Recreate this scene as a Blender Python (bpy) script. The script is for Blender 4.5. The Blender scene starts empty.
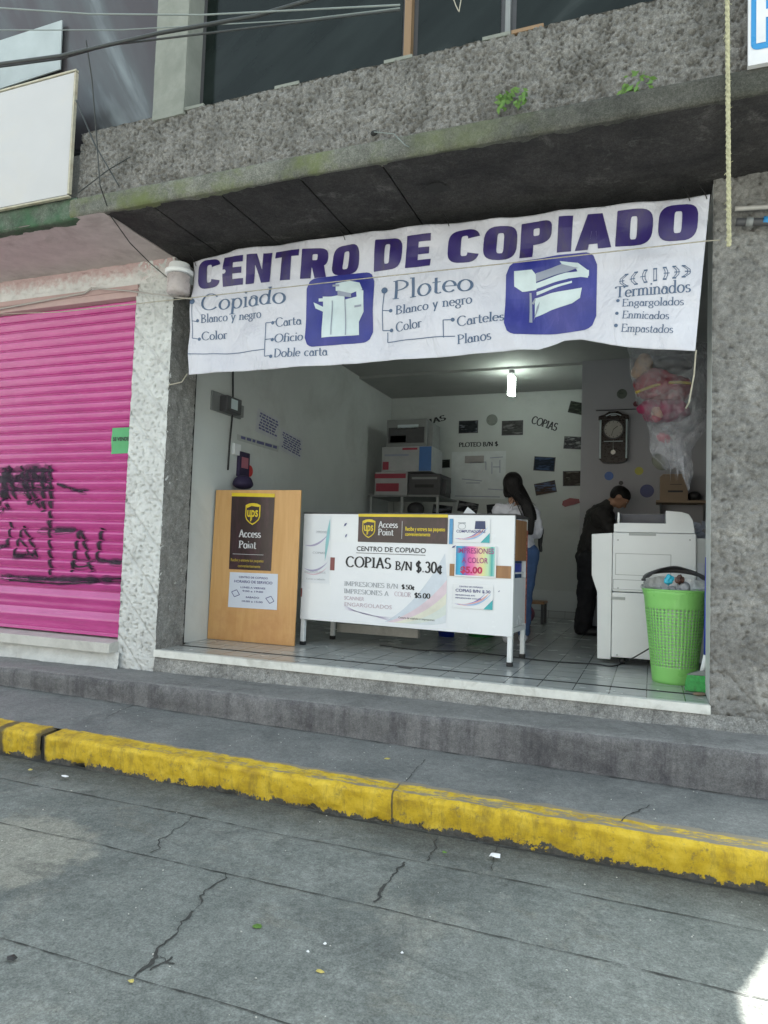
EXPOSURE = 2.0
import bpy, bmesh, math, random
from mathutils import Vector, Matrix, noise
random.seed(7)
PI = math.pi
C = bpy.context.scene.collection
# ------------------------------------------------------------------ camera model (used to measure positions on real planes)
CAM = Vector((0, -4.37, .8)); F = 700.
r = Vector((.9335, .0113, -.3583)).normalized(); d = Vector((.3533, .064, .9333)); d = (d - r*d.dot(r)).normalized()
dn = d.cross(r)
def ray(px, py):
    c = Vector((px-384, py-512, F)); return Vector((r.dot(c), d.dot(c), -dn.dot(c)))
def PY(px, py, y):
    v = ray(px, py); return CAM + v*((y-CAM.y)/v.y)
def PZ(px, py, z):
    v = ray(px, py); return CAM + v*((z-CAM.z)/v.z)
def PX(px, py, x):
    v = ray(px, py); return CAM + v*((x-CAM.x)/v.x)
cam = bpy.data.objects.new('camera', bpy.data.cameras.new('camera')); C.objects.link(cam)
R3 = Matrix(((r.x, -dn.x*0, 0), (0, 0, 0), (0, 0, 0)))
cols = [Vector((r.x, d.x, -dn.x)), -Vector((r.y, d.y, -dn.y)), -Vector((r.z, d.z, -dn.z))]
mw = Matrix.Identity(4)
for j, c_ in enumerate(cols):
    for i in range(3): mw[i][j] = c_[i]
mw.translation = CAM
cam.matrix_world = mw
cam.data.sensor_width = 36; cam.data.sensor_fit = 'AUTO'; cam.data.lens = F/1024*36
cam.data.clip_start = .05; cam.data.clip_end = 2000
bpy.context.scene.camera = cam

# ------------------------------------------------------------------ materials
def nodes(name):
    m = bpy.data.materials.new(name); m.use_nodes = True
    nt = m.node_tree; nt.nodes.clear()
    out = nt.nodes.new('ShaderNodeOutputMaterial'); b = nt.nodes.new('ShaderNodeBsdfPrincipled')
    nt.links.new(b.outputs[0], out.inputs[0]); return m, nt, b
def N(nt, t, **k):
    n = nt.nodes.new(t)
    for a, v in k.items():
        if a in n.inputs: n.inputs[a].default_value = v
        else: setattr(n, a, v)
    return n
def c4(c): return (c[0], c[1], c[2], 1)
def ramp(nt, fac, stops, interp='LINEAR'):
    n = nt.nodes.new('ShaderNodeValToRGB'); n.color_ramp.interpolation = interp
    e = n.color_ramp.elements
    while len(e) < len(stops): e.new(.5)
    for i, (p, c) in enumerate(stops):
        e[i].position = p; e[i].color = c4(c) if not isinstance(c, (int, float)) else (c, c, c, 1)
    nt.links.new(fac, n.inputs[0]); return n.outputs[0]
def noise_n(nt, vec, scale, detail=6, rough=.6, dist=0):
    n = N(nt, 'ShaderNodeTexNoise', Scale=scale, Detail=detail, Roughness=rough, Distortion=dist)
    nt.links.new(vec, n.inputs['Vector']); return n.outputs['Fac']
def wpos(nt, s=(1, 1, 1)):
    g = nt.nodes.new('ShaderNodeNewGeometry')
    if s == (1, 1, 1): return g.outputs['Position']
    m = nt.nodes.new('ShaderNodeMapping'); m.inputs['Scale'].default_value = s
    nt.links.new(g.outputs['Position'], m.inputs[0]); return m.outputs[0]
def mix(nt, fac, a, b, mode='MIX'):
    n = nt.nodes.new('ShaderNodeMix'); n.data_type = 'RGBA'; n.blend_type = mode
    for sock, v in ((0, fac), (6, a), (7, b)):
        if isinstance(v, (int, float)): n.inputs[sock].default_value = v
        elif isinstance(v, tuple): n.inputs[sock].default_value = c4(v)
        else: nt.links.new(v, n.inputs[sock])
    return n.outputs[2]
def bump(nt, b, h, strength=.5, dist=.01):
    n = N(nt, 'ShaderNodeBump', Strength=strength, Distance=dist)
    nt.links.new(h, n.inputs['Height']); nt.links.new(n.outputs[0], b.inputs['Normal'])
def plain(name, col, rough=.6, var=.08, scale=8, metal=0, bmp=0, spec=.5, alpha=1, coat=0, dirt=None, dirt_amt=.3):
    m, nt, b = nodes(name)
    p = wpos(nt)
    f = noise_n(nt, p, scale)
    lo = tuple(x*(1-var) for x in col); hi = tuple(min(1, x*(1+var)) for x in col)
    o = ramp(nt, f, [(.3, lo), (.7, hi)])
    if dirt:
        f2 = noise_n(nt, p, scale*.5, 8, .7, .5)
        o = mix(nt, ramp(nt, f2, [(.52, 0), (.72, dirt_amt)]), o, dirt)
    nt.links.new(o, b.inputs['Base Color'])
    rr = ramp(nt, noise_n(nt, p, scale*2.3), [(.3, max(0, rough-.08)), (.7, min(1, rough+.08))]); nt.links.new(rr, b.inputs['Roughness'])
    b.inputs['Metallic'].default_value = metal; b.inputs['Specular IOR Level'].default_value = spec
    b.inputs['Alpha'].default_value = alpha; b.inputs['Coat Weight'].default_value = coat
    if bmp: bump(nt, b, noise_n(nt, p, 90, 4), bmp, .003)
    return m
def concrete(name, a, bcol, mossx=None, patch=None, gutter=False, speckle=1., dark=None, s=1., speck=True, bmp=.6, bscale=60, light=None, rough=.9, moss=None, mossz=None, streak=0):
    m, nt, b = nodes(name); p = wpos(nt)
    o = ramp(nt, noise_n(nt, p, 2.2*s, 8, .65, .3), [(.3, a), (.7, bcol)])
    if dark:
        o = mix(nt, ramp(nt, noise_n(nt, p, .9*s, 10, .72, .8), [(.5, 0), (.68, .75)]), o, dark)
    if light:
        o = mix(nt, ramp(nt, noise_n(nt, p, 1.3*s, 10, .75, .4), [(.56, 0), (.66, .6)]), o, light)
    if streak:
        ps = wpos(nt, (9, 9, .6))
        o = mix(nt, ramp(nt, noise_n(nt, ps, 1.2, 6, .7), [(.48, 0), (.72, streak)]), o, dark or (.05, .05, .05))
    if patch:
        vm = nt.nodes.new('ShaderNodeVectorMath'); vm.operation = 'DISTANCE'; nt.links.new(p, vm.inputs[0]); vm.inputs[1].default_value = patch[0]
        ad = nt.nodes.new('ShaderNodeMath'); ad.operation = 'MULTIPLY_ADD'; nt.links.new(noise_n(nt, p, 5, 12, .78), ad.inputs[0]); ad.inputs[1].default_value = patch[1]*1.6; nt.links.new(vm.outputs['Value'], ad.inputs[2])
        mr = N(nt, 'ShaderNodeMapRange'); nt.links.new(ad.outputs[0], mr.inputs[0]); mr.inputs[1].default_value = patch[1]*1.55; mr.inputs[2].default_value = patch[1]*1.8; mr.inputs[3].default_value = .6; mr.inputs[4].default_value = 0
        o = mix(nt, mr.outputs[0], o, patch[2])
    if gutter:
        o = mix(nt, ramp(nt, noise_n(nt, p, 3.1, 12, .8, 1.2), [(.54, 0), (.62, .45)]), o, (.085, .09, .088))
        o = mix(nt, ramp(nt, noise_n(nt, wpos(nt, (1, 2.2, 1)), 1.7, 12, .8, .6), [(.56, 0), (.66, .4)]), o, (.2, .185, .15))
        gy = nt.nodes.new('ShaderNodeSeparateXYZ'); nt.links.new(p, gy.inputs[0])
        ay = nt.nodes.new('ShaderNodeMath'); ay.operation = 'MULTIPLY_ADD'; nt.links.new(noise_n(nt, p, 5, 10, .8), ay.inputs[0]); ay.inputs[1].default_value = .5; nt.links.new(gy.outputs[1], ay.inputs[2])
        my = N(nt, 'ShaderNodeMapRange'); nt.links.new(ay.outputs[0], my.inputs[0]); my.inputs[1].default_value = -1.16; my.inputs[2].default_value = -.92; my.inputs[3].default_value = 0; my.inputs[4].default_value = .75
        o = mix(nt, my.outputs[0], o, (.07, .07, .065))
    if speck:
        fine = noise_n(nt, p, 140, 3, .8)
        o = mix(nt, speckle*.6, o, ramp(nt, fine, [(.36, (.25, .25, .25)), (.64, (.75, .75, .75))]), 'OVERLAY')
        mid = noise_n(nt, p, 28, 5, .8)
        o = mix(nt, speckle*.5, o, ramp(nt, mid, [(.35, (.28, .28, .28)), (.65, (.72, .72, .72))]), 'OVERLAY')
        o = mix(nt, speckle*.3, o, ramp(nt, noise_n(nt, p, 62, 4, .8), [(.38, (.25, .25, .25)), (.62, (.75, .75, .75))]), 'OVERLAY')
    if moss:
        f = noise_n(nt, p, 3, 8, .7)
        fac = ramp(nt, f, [(.42, 0), (.62, .85)])
        if mossx:
            gx = nt.nodes.new('ShaderNodeSeparateXYZ'); nt.links.new(p, gx.inputs[0])
            mr = N(nt, 'ShaderNodeMapRange'); nt.links.new(gx.outputs[0], mr.inputs[0]); mr.inputs[1].default_value = mossx[0]; mr.inputs[2].default_value = mossx[1]; mr.inputs[3].default_value = 1; mr.inputs[4].default_value = .05
            mm = nt.nodes.new('ShaderNodeMath'); mm.operation = 'MULTIPLY'; nt.links.new(fac, mm.inputs[0]); nt.links.new(mr.outputs[0], mm.inputs[1]); fac = mm.outputs[0]
            dk = mix(nt, mr.outputs[0], tuple(x*.45 for x in a), (1, 1, 1), 'MIX')
            o = mix(nt, 1, o, mix(nt, mr.outputs[0], (.42, .41, .42), (1, 1, 1)), 'MULTIPLY')
        o = mix(nt, fac, o, moss)
    nt.links.new(o, b.inputs['Base Color']); b.inputs['Roughness'].default_value = rough; b.inputs['Specular IOR Level'].default_value = .25
    h = nt.nodes.new('ShaderNodeMath'); h.operation = 'ADD'
    nt.links.new(noise_n(nt, p, bscale, 6, .7), h.inputs[0]); nt.links.new(noise_n(nt, p, bscale*.2, 4, .6), h.inputs[1])
    bump(nt, b, h.outputs[0], bmp, .008)
    return m
M = {}
M['road'] = concrete('road_concrete', (.145, .16, .153), (.235, .25, .238), dark=(.105, .115, .112), light=(.27, .27, .24), s=1.3, bmp=.6, bscale=110, gutter=True, speckle=.85, patch=((-2.55, -2.12, -.51), .42, (.34, .33, .28)))
M['walk'] = concrete('sidewalk_concrete', (.155, .163, .162), (.235, .24, .236), dark=(.10, .105, .108), s=1.2, bmp=.3, bscale=80, speckle=.65)
M['step'] = concrete('step_concrete', (.19, .19, .19), (.28, .28, .275), dark=(.12, .12, .12), s=1.6, bmp=.5, speckle=.6)
M['stucco'] = concrete('rough_grey_stucco', (.16, .155, .145), (.27, .262, .248), dark=(.10, .097, .09), s=3, bmp=1, bscale=90, streak=.35)
M['stucco_wall'] = concrete('grey_wall_stucco', (.16, .157, .152), (.3, .295, .285), dark=(.11, .108, .104), light=(.42, .41, .39), s=2.2, bmp=1, bscale=60, speckle=.6, streak=.25)
M['stucco_white'] = concrete('whitewashed_stucco', (.58, .59, .585), (.72, .73, .725), dark=(.46, .46, .455), s=3, speck=False, bmp=1, bscale=50)
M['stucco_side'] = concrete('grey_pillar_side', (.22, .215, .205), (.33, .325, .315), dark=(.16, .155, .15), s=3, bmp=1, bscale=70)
M['step_face'] = concrete('streaked_step_face', (.13, .128, .132), (.22, .216, .222), dark=(.05, .046, .056), s=1.3, bmp=.4, streak=.7, speckle=.7)  # coloured darker than the ledge, with streaks
M['stucco_base'] = concrete('base_stucco', (.24, .24, .235), (.38, .375, .365), dark=(.13, .13, .13), s=3, bmp=.7)
M['lip'] = concrete('slab_edge_concrete', (.12, .125, .11), (.21, .21, .185), dark=(.07, .07, .062), s=2, bmp=.7, moss=(.13, .155, .06), mossx=(-1.9, -.2))
M['mossy'] = concrete('mossy_slab_edge', (.07, .10, .075), (.14, .16, .13), dark=(.025, .035, .025), s=4, bmp=.8, moss=(.06, .14, .075))
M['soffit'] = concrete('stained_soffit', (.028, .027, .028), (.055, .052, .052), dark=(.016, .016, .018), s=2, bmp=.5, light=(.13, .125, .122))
M['groove'] = plain('dark_joint', (.02, .02, .02), .9)
M['crack'] = plain('crack_dirt', (.045, .046, .044), .95, .3, 40)
M['pink_soffit'] = concrete('faded_pink_soffit', (.44, .39, .385), (.56, .5, .49), dark=(.33, .28, .275), s=3, speck=False, bmp=.2)
M['column'] = concrete('painted_column', (.2, .21, .185), (.27, .28, .25), dark=(.18, .19, .165), s=2.4, speck=False, bmp=.25)
def stucco_pink():
    m, nt, b = nodes('white_stucco_with_pink_top'); p = wpos(nt)
    o = ramp(nt, noise_n(nt, p, 5, 8), [(.3, (.6, .6, .6)), (.7, (.76, .76, .76))])
    sx = nt.nodes.new('ShaderNodeSeparateXYZ'); nt.links.new(p, sx.inputs[0])
    ad = nt.nodes.new('ShaderNodeMath'); ad.operation = 'MULTIPLY_ADD'; nt.links.new(noise_n(nt, p, 12, 6, .8), ad.inputs[0]); ad.inputs[1].default_value = .35
    nt.links.new(sx.outputs[2], ad.inputs[2])
    o = mix(nt, ramp(nt, ad.outputs[0], [(.0, 0), (.99, 0), (1, 0)]), o, (.6, .42, .42))
    mr = N(nt, 'ShaderNodeMapRange'); mr.inputs[1].default_value = 3.08; mr.inputs[2].default_value = 3.18; nt.links.new(ad.outputs[0], mr.inputs[0])
    o = mix(nt, mr.outputs[0], o, (.55, .4, .4))
    nt.links.new(o, b.inputs['Base Color']); b.inputs['Roughness'].default_value = .9
    bump(nt, b, noise_n(nt, p, 60, 6, .7), .9, .008); return m
M['stucco_pink'] = stucco_pink()
M['pink_band'] = plain('pink_painted_band', (.5, .36, .35), .8, .1, 5, bmp=.2)
def kerb_mat():
    m, nt, b = nodes('kerb_yellow_paint'); p = wpos(nt)
    g = nt.nodes.new('ShaderNodeSeparateXYZ'); nt.links.new(p, g.inputs[0])
    y = ramp(nt, noise_n(nt, p, 9, 8, .7), [(.28, (.36, .23, .018)), (.5, (.62, .42, .02)), (.75, (.78, .57, .07))])
    y = mix(nt, ramp(nt, noise_n(nt, wpos(nt, (6, 6, 1.5)), 3, 10, .8), [(.5, 0), (.72, .75)]), y, (.13, .10, .04))
    con = ramp(nt, noise_n(nt, p, 30, 6, .8), [(.3, (.03, .03, .03)), (.7, (.13, .125, .115))])
    # paint worn off near the bottom edge (chips) and on a strip along the top arris
    n1 = noise_n(nt, p, 14, 10, .75)
    z = N(nt, 'ShaderNodeMapRange'); nt.links.new(g.outputs[2], z.inputs[0]); z.inputs[1].default_value = -.53; z.inputs[2].default_value = -.452; z.inputs[3].default_value = .70; z.inputs[4].default_value = .28
    cmpn = nt.nodes.new('ShaderNodeMath'); cmpn.operation = 'SUBTRACT'; nt.links.new(n1, cmpn.inputs[0]); nt.links.new(z.outputs[0], cmpn.inputs[1])
    fac = ramp(nt, cmpn.outputs[0], [(.0, 1), (.03, 0)])
    o = mix(nt, fac, y, con)
    for sx0, sw in ((PZ(49, 742, -.42).x, .05), (PZ(11, 735, -.42).x, .035), (PZ(403, 795, -.42).x, .005)):
        ab = nt.nodes.new('ShaderNodeMath'); ab.operation = 'SUBTRACT'; nt.links.new(g.outputs[0], ab.inputs[0]); ab.inputs[1].default_value = sx0
        a3 = nt.nodes.new('ShaderNodeMath'); a3.operation = 'ABSOLUTE'; nt.links.new(ab.outputs[0], a3.inputs[0])
        a4 = nt.nodes.new('ShaderNodeMath'); a4.operation = 'MULTIPLY_ADD'; nt.links.new(noise_n(nt, p, 14, 6, .8), a4.inputs[0]); a4.inputs[1].default_value = -sw*1.6; nt.links.new(a3.outputs[0], a4.inputs[2])
        m4 = N(nt, 'ShaderNodeMapRange'); nt.links.new(a4.outputs[0], m4.inputs[0]); m4.inputs[1].default_value = -sw*.2; m4.inputs[2].default_value = sw*.35; m4.inputs[3].default_value = .85; m4.inputs[4].default_value = 0
        o = mix(nt, m4.outputs[0], o, (.05, .045, .04))
    o = mix(nt, ramp(nt, noise_n(nt, p, 16, 10, .85), [(.555, 0), (.63, .8)]), o, (.15, .125, .07))
    # top worn band
    yy = N(nt, 'ShaderNodeMapRange'); nt.links.new(g.outputs[1], yy.inputs[0]); yy.inputs[1].default_value = -1.115; yy.inputs[2].default_value = -1.0; yy.inputs[3].default_value = 0; yy.inputs[4].default_value = 1
    band = ramp(nt, yy.outputs[0], [(.0, .0), (.1, .30), (.45, .22), (.8, .18), (1., .5)])
    xx = N(nt, 'ShaderNodeMapRange'); nt.links.new(g.outputs[0], xx.inputs[0]); xx.inputs[1].default_value = -3.5; xx.inputs[2].default_value = 0.4; xx.inputs[3].default_value = .3; xx.inputs[4].default_value = 1.05
    mu = nt.nodes.new('ShaderNodeMath'); mu.operation = 'MULTIPLY'; nt.links.new(band, mu.inputs[0]); nt.links.new(xx.outputs[0], mu.inputs[1])
    n2 = noise_n(nt, wpos(nt, (1, 4, 1)), 10, 10, .8)
    a2 = nt.nodes.new('ShaderNodeMath'); a2.operation = 'ADD'; nt.links.new(n2, a2.inputs[0]); nt.links.new(mu.outputs[0], a2.inputs[1])
    o = mix(nt, ramp(nt, a2.outputs[0], [(.66, 0), (.74, .9)]), o, (.21, .2, .18))
    nt.links.new(o, b.inputs['Base Color']); b.inputs['Roughness'].default_value = .75
    bump(nt, b, noise_n(nt, p, 45, 8, .7), .6, .006); return m
M['kerb'] = kerb_mat()
def tile_mat(name, col, mortar, sx, sy, ox, oy, rough, plane='xy', var=.05, mw=.012):
    m, nt, b = nodes(name); p = wpos(nt)
    mp = nt.nodes.new('ShaderNodeMapping'); nt.links.new(p, mp.inputs[0])
    if plane == 'xz': mp.inputs['Rotation'].default_value = (-PI/2, 0, 0)
    if plane == 'yz':
        mp.inputs['Rotation'].default_value = (-PI/2, 0, -PI/2)
    mp.inputs['Location'].default_value = (ox, oy, 0)
    br = N(nt, 'ShaderNodeTexBrick'); br.offset = 0; br.squash = 1
    nt.links.new(mp.outputs[0], br.inputs[0])
    br.inputs['Scale'].default_value = 1; br.inputs['Mortar Size'].default_value = mw*.3; br.inputs['Mortar Smooth'].default_value = .3
    br.inputs['Brick Width'].default_value = sx; br.inputs['Row Height'].default_value = sy
    br.inputs['Color1'].default_value = c4(col); br.inputs['Color2'].default_value = c4(tuple(x*(1-var) for x in col)); br.inputs['Mortar'].default_value = c4(mortar)
    o = mix(nt, ramp(nt, noise_n(nt, p, 3, 3, .5), [(.4, 0), (.8, .4)]), br.outputs[0], tuple(x*.6 for x in col))
    nt.links.new(o, b.inputs['Base Color'])
    nt.links.new(ramp(nt, noise_n(nt, p, 4, 2), [(.3, rough-.05), (.7, rough+.1)]), b.inputs['Roughness'])
    return m
M['floor'] = tile_mat('glazed_floor_tile', (.50, .52, .51), (.09, .09, .09), .21, .21, .022, -.09, .2)
M['walltile'] = tile_mat('skirting_tile', (.42, .44, .44), (.2, .2, .2), .21, .09, 0, 0, .35, 'xz')
M['thresh'] = concrete('white_threshold', (.66, .66, .63), (.78, .78, .75), dark=(.45, .44, .4), s=4, speck=False, bmp=.1, rough=.5)
M['sillgrey'] = concrete('pale_sill', (.5, .49, .46), (.6, .59, .56), dark=(.36, .35, .33), s=3, speck=False, bmp=.2, rough=.6)
M['wall_in'] = plain('interior_wall_paint', (.48, .505, .495), .7, .05, 2, bmp=.1, dirt=(.23, .24, .235), dirt_amt=.4)
M['wall_white'] = plain('interior_white_paint', (.62, .645, .635), .7, .05, 2, bmp=.1, dirt=(.40, .41, .4), dirt_amt=.5)
M['wall_right'] = plain('interior_lilac_paint', (.38, .38, .41), .7, .04, 2, bmp=.1)
M['ceil'] = plain('ceiling_paint', (.38, .39, .375), .85, .08, 2, bmp=.1, dirt=(.26, .26, .25))
M['outer'] = concrete('outer_render', (.35, .34, .32), (.45, .44, .42), dark=(.3, .3, .28), s=.5, bmp=.2)
M['oppo'] = concrete('pale_house_render', (.45, .42, .38), (.55, .52, .47), dark=(.35, .33, .3), s=.4, bmp=.2)
def shutter_mat():
    m, nt, b = nodes('magenta_shutter_paint'); p = wpos(nt)
    o = ramp(nt, noise_n(nt, wpos(nt, (1, 1, 4)), 3, 8, .7), [(.3, (.44, .035, .22)), (.7, (.54, .055, .28))])
    o = mix(nt, ramp(nt, noise_n(nt, wpos(nt, (1.5, 1, 30)), 3, 8, .8), [(.55, 0), (.8, .5)]), o, (.72, .3, .5))
    nt.links.new(o, b.inputs['Base Color']); b.inputs['Roughness'].default_value = .26; b.inputs['Coat Weight'].default_value = 1; b.inputs['Coat Roughness'].default_value = .18
    return m
M['shutter'] = shutter_mat()
M['graffiti'] = plain('black_spray_paint', (.03, .02, .035), .7, .5, 30, alpha=.8)
M['graffiti_soft'] = plain('spray_paint_haze', (.05, .02, .05), .8, .5, 30, alpha=.38)
def banner_mat():
    m, nt, b = nodes('banner_vinyl'); p = wpos(nt)
    o = ramp(nt, noise_n(nt, wpos(nt, (1, 1, 2)), 2, 8, .6), [(.3, (.57, .57, .645)), (.7, (.65, .65, .725))])
    nt.links.new(o, b.inputs['Base Color']); b.inputs['Roughness'].default_value = .45
    b.inputs['Subsurface Weight'].default_value = 0
    bump(nt, b, noise_n(nt, wpos(nt, (1, 1, .6)), 7, 5, .55, .9), .9, .035); return m
M['banner'] = banner_mat()
def ink(name, col, rough=.4, worn=None):
    m, nt, b = nodes(name); p = wpos(nt)
    o = ramp(nt, noise_n(nt, p, 6, 6), [(.3, tuple(x*.8 for x in col)), (.7, col)])
    if worn: o = mix(nt, ramp(nt, noise_n(nt, wpos(nt, (3, 1, 1)), 3.4, 9, .75, .6), [(.5, 0), (.64, .6)]), o, worn)
    nt.links.new(o, b.inputs['Base Color']); b.inputs['Roughness'].default_value = rough; return m
M['indigo'] = ink('indigo_ink', (.035, .02, .14), .34, (.06, .05, .075))
M['blueink'] = ink('blue_panel_ink', (.03, .035, .25), .34, (.06, .06, .3))
M['slate'] = ink('slate_ink', (.09, .14, .24), .5)
M['blackink'] = ink('black_ink', (.03, .03, .035), .6)
M['greyink'] = ink('faded_grey_ink', (.45, .47, .52), .6)
M['violetink'] = ink('violet_ink', (.13, .13, .3), .6)
M['paper'] = plain('white_paper', (.82, .83, .86), .5, .02, 3)
M['paperblue'] = plain('bluish_paper', (.66, .7, .8), .5, .02, 3)
M['icon_w'] = ink('printed_pale_grey', (.62, .72, .75), .4)
M['icon_g'] = ink('printed_mid_grey', (.3, .33, .42), .4)
M['brown'] = ink('dark_brown_print', (.048, .03, .03), .3, (.09, .04, .055))
M['yellow'] = ink('yellow_print', (.8, .6, .03), .4)
M['gold'] = ink('gold_lettering', (.5, .36, .06), .4)
M['whiteink'] = ink('white_print', (.75, .75, .78), .4)
M['board'] = None
def wood(name, a, bcol, s=1, stain=None, stainz=None, rough=.45):
    m, nt, b = nodes(name)
    o = ramp(nt, noise_n(nt, wpos(nt, (8, 8, .8)), 2.5*s, 8, .6, .8), [(.3, a), (.7, bcol)])
    if stain:
        g = nt.nodes.new('ShaderNodeSeparateXYZ'); nt.links.new(wpos(nt), g.inputs[0])
        mr = N(nt, 'ShaderNodeMapRange'); nt.links.new(g.outputs[2], mr.inputs[0]); mr.inputs[1].default_value = stainz; mr.inputs[2].default_value = stainz*.35; mr.inputs[3].default_value = 0; mr.inputs[4].default_value = .45
        mu = nt.nodes.new('ShaderNodeMath'); mu.operation = 'MULTIPLY'; nt.links.new(mr.outputs[0], mu.inputs[0]); nt.links.new(ramp(nt, noise_n(nt, wpos(nt), 5, 8, .7), [(.4, .2), (.65, 1)]), mu.inputs[1])
        o = mix(nt, mu.outputs[0], o, stain)
    nt.links.new(o, b.inputs['Base Color']); b.inputs['Roughness'].default_value = rough; return m
M['board'] = wood('varnished_plywood', (.6, .33, .12), (.68, .4, .17), stain=(.4, .14, .05), stainz=.42)
M['wood'] = wood('brown_wood', (.3, .15, .07), (.42, .22, .1))
M['post_wood'] = wood('bare_pine', (.2, .12, .06), (.27, .17, .09))
M['white_metal'] = plain('white_enamel', (.8, .82, .84), .3, .02, 3, dirt=(.5, .5, .48), dirt_amt=.15)
M['panelwhite'] = plain('white_laminate', (.8, .82, .86), .22, .02, 3)
M['copier'] = plain('copier_plastic', (.80, .82, .83), .42, .03, 3)
M['copier2'] = plain('copier_dark_slot', (.05, .055, .08), .4)
M['copier3'] = plain('copier_grey_plastic', (.4, .42, .42), .45)
M['black'] = plain('black_rubber', (.02, .02, .022), .55)
M['dkgrey'] = plain('dark_grey_plastic', (.06, .06, .065), .5)
M['grey'] = plain('grey_plastic', (.22, .23, .23), .5)
M['green_pl'] = plain('light_green_plastic', (.26, .62, .17), .32, .04, 4)
M['green_dk'] = plain('green_bristle', (.03, .3, .06), .6, .3, 60)
M['blue_pl'] = plain('blue_plastic', (.02, .05, .42), .35)
M['cyan'] = plain('cyan_foil', (.05, .5, .7), .2)
M['red'] = plain('red_plastic', (.5, .03, .03), .4)
M['clearbag'] = None
def bag_mat(name, alpha, col=(.75, .76, .8), rough=.1):
    m, nt, b = nodes(name)
    b.inputs['Base Color'].default_value = c4(col); b.inputs['Roughness'].default_value = rough; b.inputs['Specular IOR Level'].default_value = 1
    nt.links.new(ramp(nt, noise_n(nt, wpos(nt), 14, 6, .7), [(.35, max(0, alpha-.22)), (.7, min(1, alpha+.25))]), b.inputs['Alpha'])
    bump(nt, b, noise_n(nt, wpos(nt), 30, 5, .6, 1.5), .8, .01); return m
M['clearbag'] = bag_mat('crumpled_clear_plastic', .33, (.33, .34, .37))
M['linerbag'] = bag_mat('white_liner_plastic', .75, (.7, .72, .74))
M['cardboard'] = plain('brown_cardboard', (.27, .2, .14), .8, .08, 6)
M['skin'] = plain('skin', (.36, .2, .13), .5, .05, 20)
M['hair'] = None
def hair_mat():
    m, nt, b = nodes('black_hair')
    o = ramp(nt, noise_n(nt, wpos(nt, (60, 60, 2)), 2, 5), [(.3, (.004, .0035, .004)), (.7, (.014, .012, .012))])
    nt.links.new(o, b.inputs['Base Color']); b.inputs['Roughness'].default_value = .55; b.inputs['Specular IOR Level'].default_value = .25
    bump(nt, b, noise_n(nt, wpos(nt, (60, 60, 2)), 2.5, 4), .7, .006); return m
M['hair'] = hair_mat()
M['shirt'] = plain('white_cotton', (.66, .66, .72), .85, .05, 12, bmp=.3)
M['jeans'] = plain('blue_denim', (.07, .13, .28), .85, .15, 20, bmp=.3)
M['darkcloth'] = plain('dark_clothing', (.028, .026, .026), .8, .2, 8, bmp=.3)
M['darkjean'] = plain('dark_trousers', (.018, .018, .022), .85, .2, 8, bmp=.3)
def glass_mat():
    m, nt, b = nodes('dusty_glass_painted_reflections')
    p0 = nt.nodes.new('ShaderNodeMapping'); p0.inputs['Rotation'].default_value = (0, math.radians(-55), 0); nt.links.new(wpos(nt), p0.inputs[0])
    pr = nt.nodes.new('ShaderNodeMapping'); pr.inputs['Scale'].default_value = (3.4, 1, .7)
    nt.links.new(p0.outputs[0], pr.inputs[0])
    o = ramp(nt, noise_n(nt, pr.outputs[0], .9, 6, .55, .3), [(.42, (.006, .010, .009)), (.6, (.014, .02, .019)), (.8, (.06, .07, .07))])  # dust plus diagonal reflection streaks painted into the glass colour
    nt.links.new(o, b.inputs['Base Color']); b.inputs['Roughness'].default_value = .12
    b.inputs['IOR'].default_value = 1.33
    bump(nt, b, noise_n(nt, wpos(nt), 1.6, 2), .12, .05); return m
M['glass'] = glass_mat()
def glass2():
    m, nt, b = nodes('hazy_sheet_glass_painted_reflections')
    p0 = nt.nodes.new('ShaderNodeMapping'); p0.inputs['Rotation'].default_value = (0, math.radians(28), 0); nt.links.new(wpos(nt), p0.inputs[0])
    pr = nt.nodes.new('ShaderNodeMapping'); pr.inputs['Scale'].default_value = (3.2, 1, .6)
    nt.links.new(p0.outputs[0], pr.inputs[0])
    o = ramp(nt, noise_n(nt, pr.outputs[0], 1.1, 5, .5, .3), [(.4, (.05, .04, .044)), (.58, (.075, .08, .085)), (.72, (.2, .23, .245))])  # hazy tone with a slanting reflection streak painted into the base colour
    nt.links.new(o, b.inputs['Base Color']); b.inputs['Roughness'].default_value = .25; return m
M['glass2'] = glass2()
M['lampglass'] = plain('frosted_lamp_glass', (.45, .4, .4), .3, .1, 20)
M['conduit'] = plain('grey_conduit', (.42, .4, .38), .5)
M['cable'] = plain('black_cable', (.03, .035, .035), .5)
M['cable_g'] = plain('grey_cable', (.2, .23, .22), .5)
M['rope'] = plain('frayed_rope', (.42, .4, .26), .9, .3, 60)
M['string'] = plain('tan_string', (.4, .37, .3), .9, .2, 40)
M['signboard'] = plain('cream_signboard', (.49, .48, .485), .45, .03, 3, dirt=(.55, .5, .42), dirt_amt=.35)
M['signframe'] = plain('rusty_cream_frame', (.45, .42, .33), .6, .2, 20, dirt=(.25, .13, .06), dirt_amt=.6)
M['signblue'] = plain('sign_blue', (.03, .25, .55), .3)
M['greenpaper'] = plain('green_sticker', (.08, .36, .14), .5)
M['leaf'] = plain('fresh_leaf', (.09, .19, .03), .5, .3, 40)
M['dryleaf'] = plain('yellow_leaf', (.5, .42, .12), .6, .2, 40)
M['darkcard'] = plain('dark_purple_cloth', (.03, .02, .06), .7)
def emis(name, col, s):
    m, nt, b = nodes(name); b.inputs['Base Color'].default_value = c4(col)
    b.inputs['Emission Color'].default_value = c4(col); b.inputs['Emission Strength'].default_value = s; return m
M['bulb'] = emis('lit_fluorescent', (.9, 1, .92), 8)
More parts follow.
